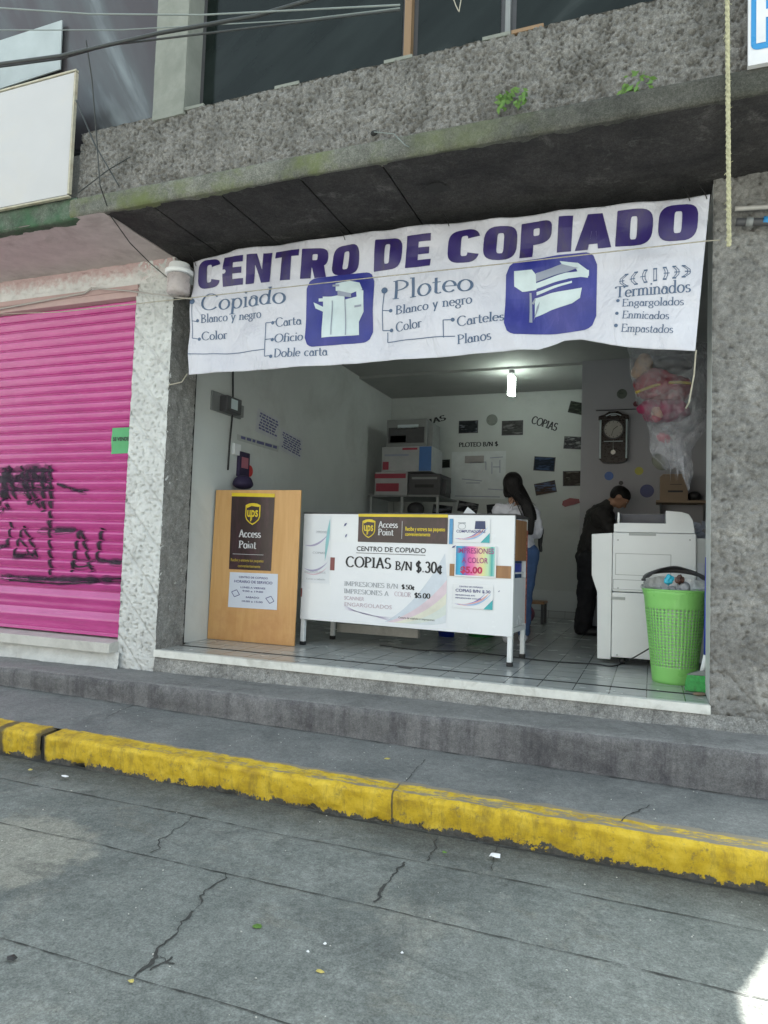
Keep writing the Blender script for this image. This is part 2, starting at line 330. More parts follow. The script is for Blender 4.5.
def pic(name, seed, sky, land):
    m, nt, b = nodes(name)
    mp = nt.nodes.new('ShaderNodeMapping'); mp.inputs['Location'].default_value = (seed*3.1, 0, 0); mp.inputs['Scale'].default_value = (4, 1, 16)
    nt.links.new(wpos(nt), mp.inputs[0])
    o = ramp(nt, noise_n(nt, mp.outputs[0], 1.3, 5, .6), [(.35, land), (.5, tuple(x*.5 for x in land)), (.62, sky)])
    nt.links.new(o, b.inputs['Base Color']); b.inputs['Roughness'].default_value = .6; b.inputs['Specular IOR Level'].default_value = .15; return m
def stripes(name, stops, axis_vec, off, length):
    m, nt, b = nodes(name)
    dt = nt.nodes.new('ShaderNodeVectorMath'); dt.operation = 'DOT_PRODUCT'; nt.links.new(wpos(nt), dt.inputs[0]); dt.inputs[1].default_value = axis_vec
    mr = N(nt, 'ShaderNodeMapRange'); nt.links.new(dt.outputs['Value'], mr.inputs[0]); mr.inputs[1].default_value = off; mr.inputs[2].default_value = off+length
    o = ramp(nt, mr.outputs[0], stops); nt.links.new(o, b.inputs['Base Color']); b.inputs['Roughness'].default_value = .35; return m

# ------------------------------------------------------------------ object helpers
OFF = {}
def thing(name, label, cat, loc=(0, 0, 0), rotz=0, group=None, kind=None):
    o = bpy.data.objects.new(name, None); C.objects.link(o); o.empty_display_size = .1
    o.location = loc; o.rotation_euler = (0, 0, rotz)
    OFF[o.name] = Vector(loc)
    tag(o, label, cat, group, kind); return o
def tag(o, label=None, cat=None, group=None, kind=None):
    if label: o['label'] = label
    if cat: o['category'] = cat
    if group: o['group'] = group
    if kind: o['kind'] = kind
    return o
class G:
    def __init__(s): s.v = []; s.f = []; s.m = []; s.cm = 0
    def add(s, vs, fs):
        n = len(s.v); s.v += [Vector(x) for x in vs]; s.f += [tuple(i+n for i in f) for f in fs]; s.m += [s.cm]*len(fs); return s
    def box(s, x0, x1, y0, y1, z0, z1):
        x0, x1 = sorted((x0, x1)); y0, y1 = sorted((y0, y1)); z0, z1 = sorted((z0, z1))
        return s.add([(x0, y0, z0), (x1, y0, z0), (x1, y1, z0), (x0, y1, z0), (x0, y0, z1), (x1, y0, z1), (x1, y1, z1), (x0, y1, z1)],
                     [(0, 3, 2, 1), (4, 5, 6, 7), (0, 1, 5, 4), (1, 2, 6, 5), (2, 3, 7, 6), (3, 0, 4, 7)])
    def quad(s, a, b, c, e): return s.add([a, b, c, e], [(0, 1, 2, 3)])
    def prism(s, pts, y0, y1):           # outline in x,z (counter-clockwise seen from -Y), extruded along y
        n = len(pts)
        vs = [(p[0], y0, p[1]) for p in pts]+[(p[0], y1, p[1]) for p in pts]
        return s.add(vs, [tuple(range(n)), tuple(range(2*n-1, n-1, -1))]+[(i, i+n, (i+1) % n+n, (i+1) % n) for i in range(n)])
    def prismx(s, pts, x0, x1):          # outline in y,z extruded along x
        n = len(pts)
        vs = [(x0, p[0], p[1]) for p in pts]+[(x1, p[0], p[1]) for p in pts]
        return s.add(vs, [tuple(range(n-1, -1, -1)), tuple(range(n, 2*n))]+[(i, (i+1) % n, (i+1) % n+n, i+n) for i in range(n)])
    def grid(s, fn, nu, nv):
        vs = [fn(i/nu, j/nv) for j in range(nv+1) for i in range(nu+1)]
        return s.add(vs, [(j*(nu+1)+i, j*(nu+1)+i+1, (j+1)*(nu+1)+i+1, (j+1)*(nu+1)+i) for j in range(nv) for i in range(nu)])
    def tube(s, pts, rad, seg=8, cap=True):
        pts = [Vector(p) for p in pts]; n = len(pts); base = len(s.v)
        rads = rad if isinstance(rad, (list, tuple)) else [rad]*n
        prev = None; vs = []
        for i, p in enumerate(pts):
            t = (pts[min(i+1, n-1)]-pts[max(i-1, 0)]).normalized()
            if prev is None:
                a = Vector((0, 0, 1)) if abs(t.z) < .9 else Vector((1, 0, 0))
                prev = t.cross(a).normalized()
            prev = (prev-t*prev.dot(t)).normalized(); b = t.cross(prev)
            for k in range(seg):
                an = 2*PI*k/seg; vs.append(p+(prev*math.cos(an)+b*math.sin(an))*rads[i])
        fs = [(i*seg+k, i*seg+(k+1) % seg, (i+1)*seg+(k+1) % seg, (i+1)*seg+k) for i in range(n-1) for k in range(seg)]
        if cap: fs += [tuple(range(seg-1, -1, -1)), tuple((n-1)*seg+k for k in range(seg))]
        return s.add(vs, fs)
    def lathe(s, prof, c, seg=24, sx=1, sy=1, cap=True):
        c = Vector(c); n = len(prof)
        vs = [c+Vector((p[0]*math.cos(2*PI*k/seg)*sx, p[0]*math.sin(2*PI*k/seg)*sy, p[1])) for p in prof for k in range(seg)]
        fs = [(i*seg+k, i*seg+(k+1) % seg, (i+1)*seg+(k+1) % seg, (i+1)*seg+k) for i in range(n-1) for k in range(seg)]
        if cap: fs += [tuple(range(seg-1, -1, -1)), tuple((n-1)*seg+k for k in range(seg))]
        return s.add(vs, fs)
    def disc(s, c, rx, rz, y, seg=24):
        return s.add([(c[0]+rx*math.cos(2*PI*k/seg), y, c[1]+rz*math.sin(2*PI*k/seg)) for k in range(seg)], [tuple(range(seg))])
    def cap2(s, p0, r0, p1, r1, seg=14, rings=5):      # tapered capsule
        p0 = Vector(p0); p1 = Vector(p1); ax = p1-p0; L = ax.length
        t = ax.normalized() if L > 1e-6 else Vector((0, 0, 1))
        pts = []; rr = []
        for i in range(rings+1):
            a = -PI/2+PI/2*i/rings; pts.append(p0+t*r0*math.sin(a)); rr.append(max(1e-4, r0*math.cos(a)))
        for i in range(rings+1):
            a = PI/2*i/rings; pts.append(p1+t*r1*math.sin(a)); rr.append(max(1e-4, r1*math.cos(a)))
        a = Vector((0, 0, 1)) if abs(t.z) < .9 else Vector((1, 0, 0))
        u = t.cross(a).normalized(); w = t.cross(u); vs = []
        for p, q in zip(pts, rr):
            for k in range(seg): vs.append(p+(u*math.cos(2*PI*k/seg)+w*math.sin(2*PI*k/seg))*q)
        n = len(pts)
        fs = [(i*seg+k, i*seg+(k+1) % seg, (i+1)*seg+(k+1) % seg, (i+1)*seg+k) for i in range(n-1) for k in range(seg)]
        fs += [tuple(range(seg-1, -1, -1)), tuple((n-1)*seg+k for k in range(seg))]
        return s.add(vs, fs)
    def ell(s, c, rx, ry, rz, rot=0, tilt=0, seg=20, rings=12):
        c = Vector(c); vs = []
        mt = Matrix.Rotation(rot, 3, 'Z') @ Matrix.Rotation(tilt, 3, 'Y')
        for i in range(1, rings):
            a = -PI/2+PI*i/rings
            for k in range(seg):
                vs.append(c+mt @ Vector((rx*math.cos(a)*math.cos(2*PI*k/seg), ry*math.cos(a)*math.sin(2*PI*k/seg), rz*math.sin(a))))
        n = rings-1
        fs = [(i*seg+k, i*seg+(k+1) % seg, (i+1)*seg+(k+1) % seg, (i+1)*seg+k) for i in range(n-1) for k in range(seg)]
        fs += [tuple(range(seg-1, -1, -1)), tuple((n-1)*seg+k for k in range(seg))]
        return s.add(vs, fs)
    def ribbon(s, pts, w, normal, jit=0, close=False):
        pts = [Vector(p) for p in pts]; nn = Vector(normal); vs = []
        for i, p in enumerate(pts):
            t = (pts[min(i+1, len(pts)-1)]-pts[max(i-1, 0)]); sd = t.cross(nn)
            if sd.length < 1e-9: sd = Vector((1, 0, 0))
            sd.normalize(); ww = (w[i] if isinstance(w, list) else w)*(1+random.uniform(-jit, jit))/2
            vs += [p+sd*ww, p-sd*ww]
        return s.add(vs, [(2*i, 2*i+1, 2*i+3, 2*i+2) for i in range(len(pts)-1)])
    def build(s, name, mats, parent=None, smooth=False, bevel=0, local=False, solid=0, remesh=0, smooth_it=6, subsurf=0, disp=0, dscale=.08):
        off = Vector((0, 0, 0))
        if parent is not None and not local: off = OFF.get(parent.name, Vector((0, 0, 0)))
        me = bpy.data.meshes.new(name); me.from_pydata([v-off for v in s.v], [], s.f)
        if not isinstance(mats, (list, tuple)): mats = [mats]
        for m in mats: me.materials.append(m)
        if len(mats) > 1:
            for p, mi in zip(me.polygons, s.m): p.material_index = mi
        if smooth or remesh:
            for p in me.polygons: p.use_smooth = True
        me.update()
        o = bpy.data.objects.new(name, me); C.objects.link(o)
        if parent is not None: o.parent = parent
        OFF[o.name] = off
        if parent is None and not local:      # top-level mesh: put origin at its base centre
            if s.v:
                lo = Vector([min(v[i] for v in s.v) for i in range(3)]); hi = Vector([max(v[i] for v in s.v) for i in range(3)])
                c = Vector(((lo.x+hi.x)/2, (lo.y+hi.y)/2, lo.z))
                me.transform(Matrix.Translation(-c)); o.location = c; OFF[o.name] = c
        if remesh:
            rm = o.modifiers.new('r', 'REMESH'); rm.mode = 'VOXEL'; rm.voxel_size = remesh; rm.use_smooth_shade = True
            sm = o.modifiers.new('s', 'SMOOTH'); sm.factor = .5; sm.iterations = smooth_it
        if disp:
            tx = bpy.data.textures.new(name+'_lumps', 'CLOUDS'); tx.noise_scale = dscale; md = o.modifiers.new('d', 'DISPLACE'); md.texture = tx; md.strength = disp; md.texture_coords = 'LOCAL'
        if solid: md = o.modifiers.new('t', 'SOLIDIFY'); md.thickness = solid; md.offset = 0
        if bevel:
            md = o.modifiers.new('b', 'BEVEL'); md.width = bevel; md.segments = 2; md.limit_method = 'ANGLE'; md.angle_limit = math.radians(40)
        if subsurf: md = o.modifiers.new('u', 'SUBSURF'); md.levels = subsurf; md.render_levels = subsurf
        return o

# ------------------------------------------------------------------ lettering
# a small roman stroke alphabet: vertical strokes thick, horizontal strokes thin, serifs on stems
XH = .62
GL = {
 'C': (.86, [('A', .47, .5, .42, .5, 40, 320)]), 'O': (.98, [('A', .49, .5, .44, .5, 0, 360)]),
 'P': (.7, [('V', .14, 0, 1, 1, 1), ('A', .14, .74, .48, .26, -90, 90)]), 'B': (.74, [('V', .14, 0, 1, 1, 1), ('A', .14, .76, .42, .24, -90, 90), ('A', .14, .26, .5, .26, -90, 90)]),
 'D': (.86, [('V', .14, 0, 1, 1, 1), ('A', .14, .5, .64, .5, -90, 90)]), 'T': (.8, [('V', .4, 0, 1, 1, 0), ('H', .97, .04, .76), ('L', .05, .97, .03, .82), ('L', .75, .97, .77, .82)]),
 'E': (.7, [('V', .14, 0, 1, 1, 1), ('H', .97, .1, .6), ('H', .52, .14, .5), ('H', .03, .1, .64), ('L', .6, .97, .61, .82), ('L', .64, .03, .66, .2)]),
 'I': (.34, [('V', .17, 0, 1, 1, 1)]), 'A': (.84, [('L', .1, 0, .42, 1), ('L', .42, 1, .76, 0), ('H', .34, .22, .64), ('H', .02, 0, .2), ('H', .02, .64, .88)]),
 'S': (.62, [('A', .31, .74, .24, .25, 30, 270), ('A', .31, .26, .26, .25, 90, -150)]), 'N': (.92, [('V', .14, 0, 1, 1, 1), ('L', .14, 1, .76, 0), ('V', .76, 0, 1, 0, 1)]),
 'M': (1.08, [('V', .14, 0, 1, 1, 1), ('L', .14, 1, .53, .1), ('L', .53, .1, .92, 1), ('V', .92, 0, 1, 1, 1)]), 'R': (.8, [('V', .14, 0, 1, 1, 1), ('A', .14, .75, .45, .25, -90, 90), ('L', .35, .5, .76, 0)]),
 'L': (.66, [('V', .14, 0, 1, 1, 1), ('H', .03, .1, .6), ('L', .6, .03, .62, .2)]), 'G': (.9, [('A', .47, .5, .42, .5, 40, 340), ('V', .84, .2, .45, 0, 1)]),
 '/': (.5, [('L', .05, -.08, .45, 1.05)]), '.': (.28, [('D', .14, .07)]), '$': (.62, [('A', .31, .72, .24, .23, 30, 270), ('A', .31, .28, .26, .23, 90, -150), ('V', .31, -.1, 1.1, 0, 0)]),
 '3': (.62, [('A', .29, .75, .23, .24, 150, -90), ('A', .29, .27, .27, .26, 90, -150)]), '0': (.68, [('A', .34, .5, .27, .5, 0, 360)]), '5': (.62, [('L', .14, .97, .11, .54), ('H', .95, .12, .54), ('A', .28, .3, .28, .29, 115, -150)]),
 '¢': (.6, [('A', .3, .31, .25, .3, 40, 320), ('V', .32, -.12, .74, 0, 0)]),
 'a': (.56, [('A', .26, .24, .2, .24, 0, 360), ('V', .46, 0, XH*.8, 1, 0), ('A', .28, .42, .18, .18, 0, 150)]), 'b': (.64, [('V', .12, 0, 1.05, 0, 1), ('A', .32, .31, .23, .3, 0, 360)]),
 'c': (.54, [('A', .29, .31, .23, .3, 45, 315)]), 'd': (.66, [('V', .52, 0, 1.05, 1, 1), ('A', .3, .31, .23, .3, 0, 360)]), 'e': (.56, [('A', .29, .31, .23, .3, 0, 320), ('H', .33, .07, .51)]),
 'f': (.4, [('V', .16, 0, .8, 1, 0), ('A', .33, .8, .17, .22, 40, 180), ('H', .6, .03, .34)]), 'g': (.58, [('A', .27, .38, .19, .22, 0, 360), ('A', .27, -.1, .23, .18, 0, 360), ('H', .6, .4, .56)]),
 'i': (.28, [('V', .14, 0, XH, 1, 1), ('D', .14, .88)]), 'l': (.28, [('V', .14, 0, 1.05, 1, 1)]),
 'm': (.96, [('V', .13, 0, XH, 1, 1), ('A', .3, .4, .17, .21, 0, 180), ('V', .47, 0, .42, 1, 0), ('A', .64, .4, .17, .21, 0, 180), ('V', .81, 0, .42, 1, 0)]),
 'n': (.64, [('V', .13, 0, XH, 1, 1), ('A', .31, .38, .18, .23, 0, 180), ('V', .49, 0, .42, 1, 0)]), 'o': (.62, [('A', .31, .31, .25, .31, 0, 360)]),
 'p': (.64, [('V', .12, -.35, XH, 1, 1), ('A', .33, .31, .23, .3, 0, 360)]), 'r': (.44, [('V', .13, 0, XH, 1, 1), ('A', .3, .42, .17, .19, 40, 180)]),
 's': (.46, [('A', .23, .46, .15, .15, 30, 270), ('A', .23, .155, .17, .15, 90, -150)]), 't': (.4, [('V', .17, .08, .84, 0, 0), ('H', .6, .02, .36), ('A', .29, .12, .12, .12, 180, 320)]),
 'y': (.58, [('L', .08, XH, .3, 0), ('L', .5, XH, .18, -.33), ('H', XH, .0, .2), ('H', XH, .4, .58)]), 'u': (.62, [('V', .13, .2, XH, 0, 1), ('A', .3, .22, .17, .22, 180, 360), ('V', .48, 0, XH, 1, 0)]),
 ' ': (.4, []), 'q': (.64, [('V', .5, -.35, XH, 1, 0), ('A', .3, .31, .23, .3, 0, 360)]), 'v': (.58, [('L', .08, XH, .29, 0), ('L', .29, 0, .5, XH)])}
def roman(text, width, height, thick=.13, thin=.05, serif=.07, track=.02, italic=0):
    """list of polygons (lists of (x,y)) fitting the given width and cap height; baseline at 0"""
    adv = [0]
    for ch in text: adv.append(adv[-1]+GL[ch][0]+track)
    sx = width/adv[-1] if width else height
    polys = []
    def stroke(pts):
        out = []
        for i in range(len(pts)-1):
            a = pts[i]; b = pts[i+1]
            dx, dy = b[0]-a[0], b[1]-a[1]; L = math.hypot(dx, dy) or 1e-6
            def wd(p, q):
                ddx, ddy = q[0]-p[0], q[1]-p[1]; l = math.hypot(ddx, ddy) or 1e-6
                return (thin+(thick-thin)*abs(ddy/l)**1.5)/2
            def nrm(k):
                p = pts[max(k-1, 0)]; q = pts[min(k+1, len(pts)-1)]
                ddx, ddy = q[0]-p[0], q[1]-p[1]; l = math.hypot(ddx, ddy) or 1e-6
                return (-ddy/l, ddx/l), wd(p, q)
            (n1, w1), (n2, w2) = nrm(i), nrm(i+1)
            out.append([(a[0]+n1[0]*w1, a[1]+n1[1]*w1), (a[0]-n1[0]*w1, a[1]-n1[1]*w1), (b[0]-n2[0]*w2, b[1]-n2[1]*w2), (b[0]+n2[0]*w2, b[1]+n2[1]*w2)])
        return out
    for k, ch in enumerate(text):
        ox = adv[k]; P = []
        for g in GL[ch][1]:
            if g[0] == 'V':
                _, x, y0, y1, sb, st = g
                P.append([(x-thick/2, y0), (x+thick/2, y0), (x+thick/2, y1), (x-thick/2, y1)])
                if sb: P.append([(x-thick/2-serif, y0), (x+thick/2+serif, y0), (x+thick/2+serif, y0+thin), (x-thick/2-serif, y0+thin)])
                if st: P.append([(x-thick/2-serif, y1-thin), (x+thick/2, y1-thin), (x+thick/2, y1), (x-thick/2-serif, y1)])
            elif g[0] == 'H': P.append([(g[2], g[1]-thin/2), (g[3], g[1]-thin/2), (g[3], g[1]+thin/2), (g[2], g[1]+thin/2)])
            elif g[0] == 'L': P += stroke([(g[1], g[2]), (g[3], g[4])])
            elif g[0] == 'D': P.append([(g[1]+.075*math.cos(a*PI/4), g[2]+.075*math.sin(a*PI/4)) for a in range(8)])
            elif g[0] == 'A':
                _, cx, cy, rx, ry, a0, a1 = g; n = max(4, int(abs(a1-a0)/20))
                P += stroke([(cx+rx*math.cos(math.radians(a0+(a1-a0)*i/n)), cy+ry*math.sin(math.radians(a0+(a1-a0)*i/n))) for i in range(n+1)])
        for p in P: polys.append([((x+ox+italic*y)*sx, y*height) for x, y in p])
    return polys
def sans(text, width, height, bold=0., shear=0., maxedge=0.05):
    """built-in face, as a triangulated mesh scaled to width and cap height"""
    cu = bpy.data.curves.new('t', 'FONT'); cu.body = text; cu.size = 1; cu.offset = bold; cu.shear = shear; cu.resolution_u = 3
    o = bpy.data.objects.new('t', cu); C.objects.link(o)
    dg = bpy.context.evaluated_depsgraph_get(); dg.update()
    me = bpy.data.meshes.new_from_object(o.evaluated_get(dg)); bpy.data.objects.remove(o)
    vs = [v.co.copy() for v in me.vertices]; fs = [tuple(p.vertices) for p in me.polygons]
    x0 = min(v.x for v in vs); x1 = max(v.x for v in vs); y0 = 0; y1 = max(v.y for v in vs)
    sx = width/(x1-x0) if width else height/y1; sy = height/y1
    vs = [((v.x-x0)*sx, v.y*sy) for v in vs]
    bm = bmesh.new()
    bv = [bm.verts.new((x, y, 0)) for x, y in vs]
    for f in fs:
        try: bm.faces.new([bv[i] for i in f])
        except Exception: pass
    for _ in range(5):
        es = [e for e in bm.edges if e.calc_length() > maxedge]
        if not es: break
        bmesh.ops.subdivide_edges(bm, edges=es, cuts=1); bmesh.ops.triangulate(bm, faces=bm.faces[:])
    bm.verts.index_update(); res = ([(v.co.x, v.co.y) for v in bm.verts], [tuple(v.index for v in f.verts) for f in bm.faces]); bm.free(); return res
class Ink:
    """collects flat marks and maps them on a surface S(u, v, lift)"""
    def __init__(s, S, fine=0): s.S = S; s.g = G(); s.fine = fine
    def tri(s, a, b, c, lift, dep=0):
        m = max(math.dist(a, b), math.dist(b, c), math.dist(c, a))
        if m > s.fine and dep < 6:
            if m == math.dist(a, b): e = ((a[0]+b[0])/2, (a[1]+b[1])/2); s.tri(a, e, c, lift, dep+1); s.tri(e, b, c, lift, dep+1)
            elif m == math.dist(b, c): e = ((c[0]+b[0])/2, (c[1]+b[1])/2); s.tri(a, b, e, lift, dep+1); s.tri(a, e, c, lift, dep+1)
            else: e = ((a[0]+c[0])/2, (a[1]+c[1])/2); s.tri(a, b, e, lift, dep+1); s.tri(e, b, c, lift, dep+1)
        else: s.g.add([s.S(x, y, lift) for x, y in (a, b, c)], [(0, 1, 2)])
    def poly(s, pts, lift=.002):
        n = len(pts)
        if s.fine and max(math.dist(pts[i], pts[(i+1) % n]) for i in range(n)) > s.fine:
            c = (sum(p[0] for p in pts)/n, sum(p[1] for p in pts)/n)
            for i in range(n): s.tri(c, pts[i], pts[(i+1) % n], lift)
            return s
        s.g.add([s.S(x, y, lift) for x, y in pts], [tuple(range(n))]); return s
    def rect(s, x0, x1, y0, y1, lift=.002, step=None):
        n = max(1, int(abs(x1-x0)/step)) if step else 1; m = max(1, int(abs(y1-y0)/step)) if step else 1
        s.g.grid(lambda u, v: s.S(x0+(x1-x0)*u, y0+(y1-y0)*v, lift), n, m); return s
    def rroman(s, text, x, y, w, h, lift=.002, rot=0, **k):
        for p in roman(text, w, h, **k):
            s.poly([(x+a*math.cos(rot)-b*math.sin(rot), y+a*math.sin(rot)+b*math.cos(rot)) for a, b in p], lift)
        return s
    def sans(s, text, x, y, w, h, lift=.002, bold=0, shear=0, rot=0, maxedge=.05):
        vs, fs = sans(text, w, h, bold, shear, maxedge)
        s.g.add([s.S(x+a*math.cos(rot)-b*math.sin(rot), y+a*math.sin(rot)+b*math.cos(rot), lift) for a, b in vs], fs); return s
    def line(s, pts, w, lift=.002, taper=False):
        P = []
        for a, b in zip(pts[:-1], pts[1:]):
            n = max(1, int(math.hypot(b[0]-a[0], b[1]-a[1])/.05))
            P += [(a[0]+(b[0]-a[0])*i/n, a[1]+(b[1]-a[1])*i/n) for i in range(n)]
        P.append(pts[-1]); n = len(P)
        for i in range(n-1):
            a, b = P[i], P[i+1]; L = math.hypot(b[0]-a[0], b[1]-a[1]) or 1e-6
            nx, ny = -(b[1]-a[1])/L, (b[0]-a[0])/L
            w1 = w/2*(math.sin(PI*i/(n-1)) if taper else 1); w2 = w/2*(math.sin(PI*(i+1)/(n-1)) if taper else 1)
            s.poly([(a[0]-nx*w1, a[1]-ny*w1), (b[0]-nx*w2, b[1]-ny*w2), (b[0]+nx*w2, b[1]+ny*w2), (a[0]+nx*w1, a[1]+ny*w1)], lift)
        return s
    def dot(s, x, y, r_, lift=.002): return s.poly([(x+r_*math.cos(k*PI/6), y+r_*math.sin(k*PI/6)) for k in range(12)], lift)
    def build(s, name, m, parent, local=False): return s.g.build(name, m, parent, local=local)
# ================================================================== SETTING
def nz(p, s, o=0): return noise.noise(Vector((p[0]*s+o, p[1]*s+o*1.7, p[2]*s-o)))
def fbm(p, s, o=0, k=4):
    t = 0; a = 1
    for i in range(k): t += a*nz(p, s*2**i, o+i*7); a *= .5
    return t
def rough(g, fn, nu, nv, normal, amp, s=14, pit=0, groove=None, o=0, th=.12):
    nn = Vector(normal)
    def f(u, v):
        p = Vector(fn(u, v)); h = fbm(p, s, o)*amp
        if pit:
            q = nz(p, s*2.2, o+30)+.5*nz(p, s*5, o+50); h -= pit*max(0, q-th)*1.6
        if groove: h -= groove(p)
        return p+nn*h
    g.grid(f, nu, nv); return g
def zl(x): return -.167+(x+4.7)*.0072          # ledge of the raised step
def zs(x): return -.300-(x+4.8)*.0104          # pavement against the step
KT = -.357; RZ = -.51; KY = -1.13
g = G(); g.quad((-150, -150, RZ-.03), (150, -150, RZ-.03), (150, 150, RZ-.03), (-150, 150, RZ-.03))
tag(g.build('ground', M['road']), kind='structure')
g = G()
def roadz(x, y): return RZ + .010*noise.noise(Vector((x*.7, y*.7, 0))) - .012*max(0, 1-abs(y+1.30)/.25)
g.grid(lambda u, v: (-9+16*u, -9+7.9*v, roadz(-9+16*u, -9+7.9*v)+.0015*nz((-9+16*u, -9+7.9*v, 0), 30)), 500, 260)
road = tag(g.build('road', M['road'], smooth=True), kind='structure')
def wig(p0, p1, n, amp, s=6, seed=0):
    p0 = Vector(p0); p1 = Vector(p1); sd = Vector((-(p1-p0).y, (p1-p0).x, 0)).normalized(); out = []
    for i in range(n+1):
        t = i/n; p = p0.lerp(p1, t); p = p+sd*amp*(noise.noise(Vector((p.x*s, p.y*s, seed)))+.5*noise.noise(Vector((p.x*s*4, p.y*s*4, seed))))*min(1, 6*t+.2, 6*(1-t)+.2)
        out.append(p)
    return out
def crack(p0, p1, w, amp=.02, seed=0, n=None, s=6, zf=roadz, lift=.003):
    L = (Vector(p1)-Vector(p0)).length; n = n or max(8, int(L/.015)); g = G()
    pts = [Vector((p.x, p.y, zf(p.x, p.y)+lift)) for p in wig(p0, p1, n, amp, s, seed)]
    ws = [max(.0012, w*(.55+.9*noise.noise(Vector((p.x*9, p.y*9, seed+5)))+.6*noise.noise(Vector((p.x*40, p.y*40, seed))))) for p in pts]
    return g.ribbon(pts, ws, (0, 0, 1))
gj = G()
def merge(a, b): a.add(b.v, b.f)
for y, w in ((-1.44, .0065), (-1.885, .0065), (-2.575, .0065)):
    merge(gj, crack((-7, y, 0), (4, y-.02, 0), w, .008, seed=y, s=3))
gj.build('paving_joint', M['crack'], road)
gc = G()
for a, b, w in (((225, 873), (193, 912), .012), ((193, 912), (135, 978), .015), ((195, 815), (165, 838), .008), ((165, 838), (150, 853), .011), ((405, 862), (385, 885), .012), ((385, 885), (372, 903), .013), ((437, 838), (427, 860), .011), ((160, 958), (175, 965), .012), ((150, 972), (172, 958), .01)):
    merge(gc, crack(PZ(*a, RZ), PZ(*b, RZ), w, .035, seed=a[0], s=9))
for a, b, w in (((500, 842), (492, 870), .006), ((30, 778), (55, 765), .006)): merge(gc, crack(PZ(*a, RZ), PZ(*b, RZ), w, .02, seed=a[0]))
gc.build('crack', M['crack'], road)
# dirt line in the gutter
g = G(); pts = wig((-7, KY+.004, 0), (4, KY+.004, 0), 900, .01, 5, 3)
g.ribbon([Vector((p.x, p.y, RZ-.004)) for p in pts], [.03*(1+.9*noise.noise(Vector((p.x*4, 1, 1)))) for p in pts], (0, 0, 1)); g.build('gutter_dirt', M['crack'], road)
# pavement
def pz(x, y):
    t = min(1, max(0, (y+1.0)/.6)); return (1-t)*(KT+.006)+t*zs(x)
g = G(); g.grid(lambda u, v: (-9+16*u, -1.0+.62*v, pz(-9+16*u, -1.0+.62*v)+.003*fbm((-9+16*u, -1+.62*v, 0), 5)), 500, 24)
pav = tag(g.build('pavement', M['walk'], smooth=True), kind='structure')
gp = G()
for a, b, w in (((425, 762), (406, 782), .01), ((140, 708), (103, 722), .008), ((650, 806), (622, 822), .008)):
    merge(gp, crack(PZ(*a, -.35), PZ(*b, -.35), w, .02, seed=a[0], zf=pz, lift=.006))
merge(gp, crack((-7, -.425, 0), (3, -.425, 0), .01, .006, seed=4, zf=lambda x, y: pz(x, y), lift=.005))
gp.build('crack', M['crack'], pav)
# raised step along the facades
def stepf(u, v):
    x = -9+16*u; a = zs(x)-.03; b = zl(x)
    prof = [(-.412, a), (-.41, a+.25*(b-a)), (-.415, a+.5*(b-a)), (-.415, b-.03), (-.405, b-.008), (-.385, b), (-.2, b+.001), (.06, b-.002)]
    t = v*7; i = min(6, int(t)); k = t-i; y = prof[i][0]*(1-k)+prof[i+1][0]*k; z = prof[i][1]*(1-k)+prof[i+1][1]*k
    n_ = fbm((x, y, z), 4); return (x, y+.010*n_+.004*nz((x, y, z), 14), z+.004*n_)
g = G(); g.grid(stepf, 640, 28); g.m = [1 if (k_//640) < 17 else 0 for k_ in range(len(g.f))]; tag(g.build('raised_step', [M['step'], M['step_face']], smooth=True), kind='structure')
# yellow kerb in lengths
def kerb(x0, x1):
    def kf(u, v):
        x = x0+(x1-x0)*u
        prof = [(KY+.012, RZ-.02), (KY+.006, RZ+.03), (KY, RZ+.08), (KY-.002, KT-.02), (KY+.006, KT-.005), (KY+.02, KT), (KY+.07, KT+.003), (-.99, KT+.01)]
        t = v*7; i = min(6, int(t)); k = t-i; y = prof[i][0]*(1-k)+prof[i+1][0]*k; z = prof[i][1]*(1-k)+prof[i+1][1]*k
        e = min(u, 1-u)*(x1-x0); rd = .02*max(0, 1-e/.03)
        p = (x, y, z); h = fbm(p, 8)
        chip = max(0, nz((x, 0, z*.5), 9, 9)-.2)*max(0, 1-(z-RZ)/.05)*.08
        y += .008*h+.003*nz(p, 30)+chip+rd; z += .004*h+.002*nz(p, 25)-(rd*.6 if v > .5 else 0)
        return (x, y, z)
    g = G(); g.grid(kf, int((x1-x0)/.012), 34)
    g.quad((x0, -1.1, RZ), (x0, -.99, RZ), (x0, -.99, KT-.01), (x0, -1.1, KT-.01)); g.quad((x1, -1.1, RZ), (x1, -.99, RZ), (x1, -.99, KT-.01), (x1, -1.1, KT-.01))
    return tag(g.build('kerb', M['kerb'], smooth=True), kind='structure')
xj = PZ(49, 742, -.42).x
kerb(-8, xj-.014); kerb(xj+.014, 5)
g = G(); g.box(xj-.016, xj+.016, KY+.03, -1.0, RZ-.02, KT-.02); tag(g.build('kerb_joint', M['groove']), kind='structure')

# ================================================================== SHOP BUILDING
shop = thing('shop_building', 'grey rough-rendered building with the open copy shop on its ground floor', 'building', (-1.6, 0, zl(0)))
XL, XR, XE = -3.49, .31, 1.0; XW = -3.56; SZ = 3.03; CZ = 3.045; BY = 5.05
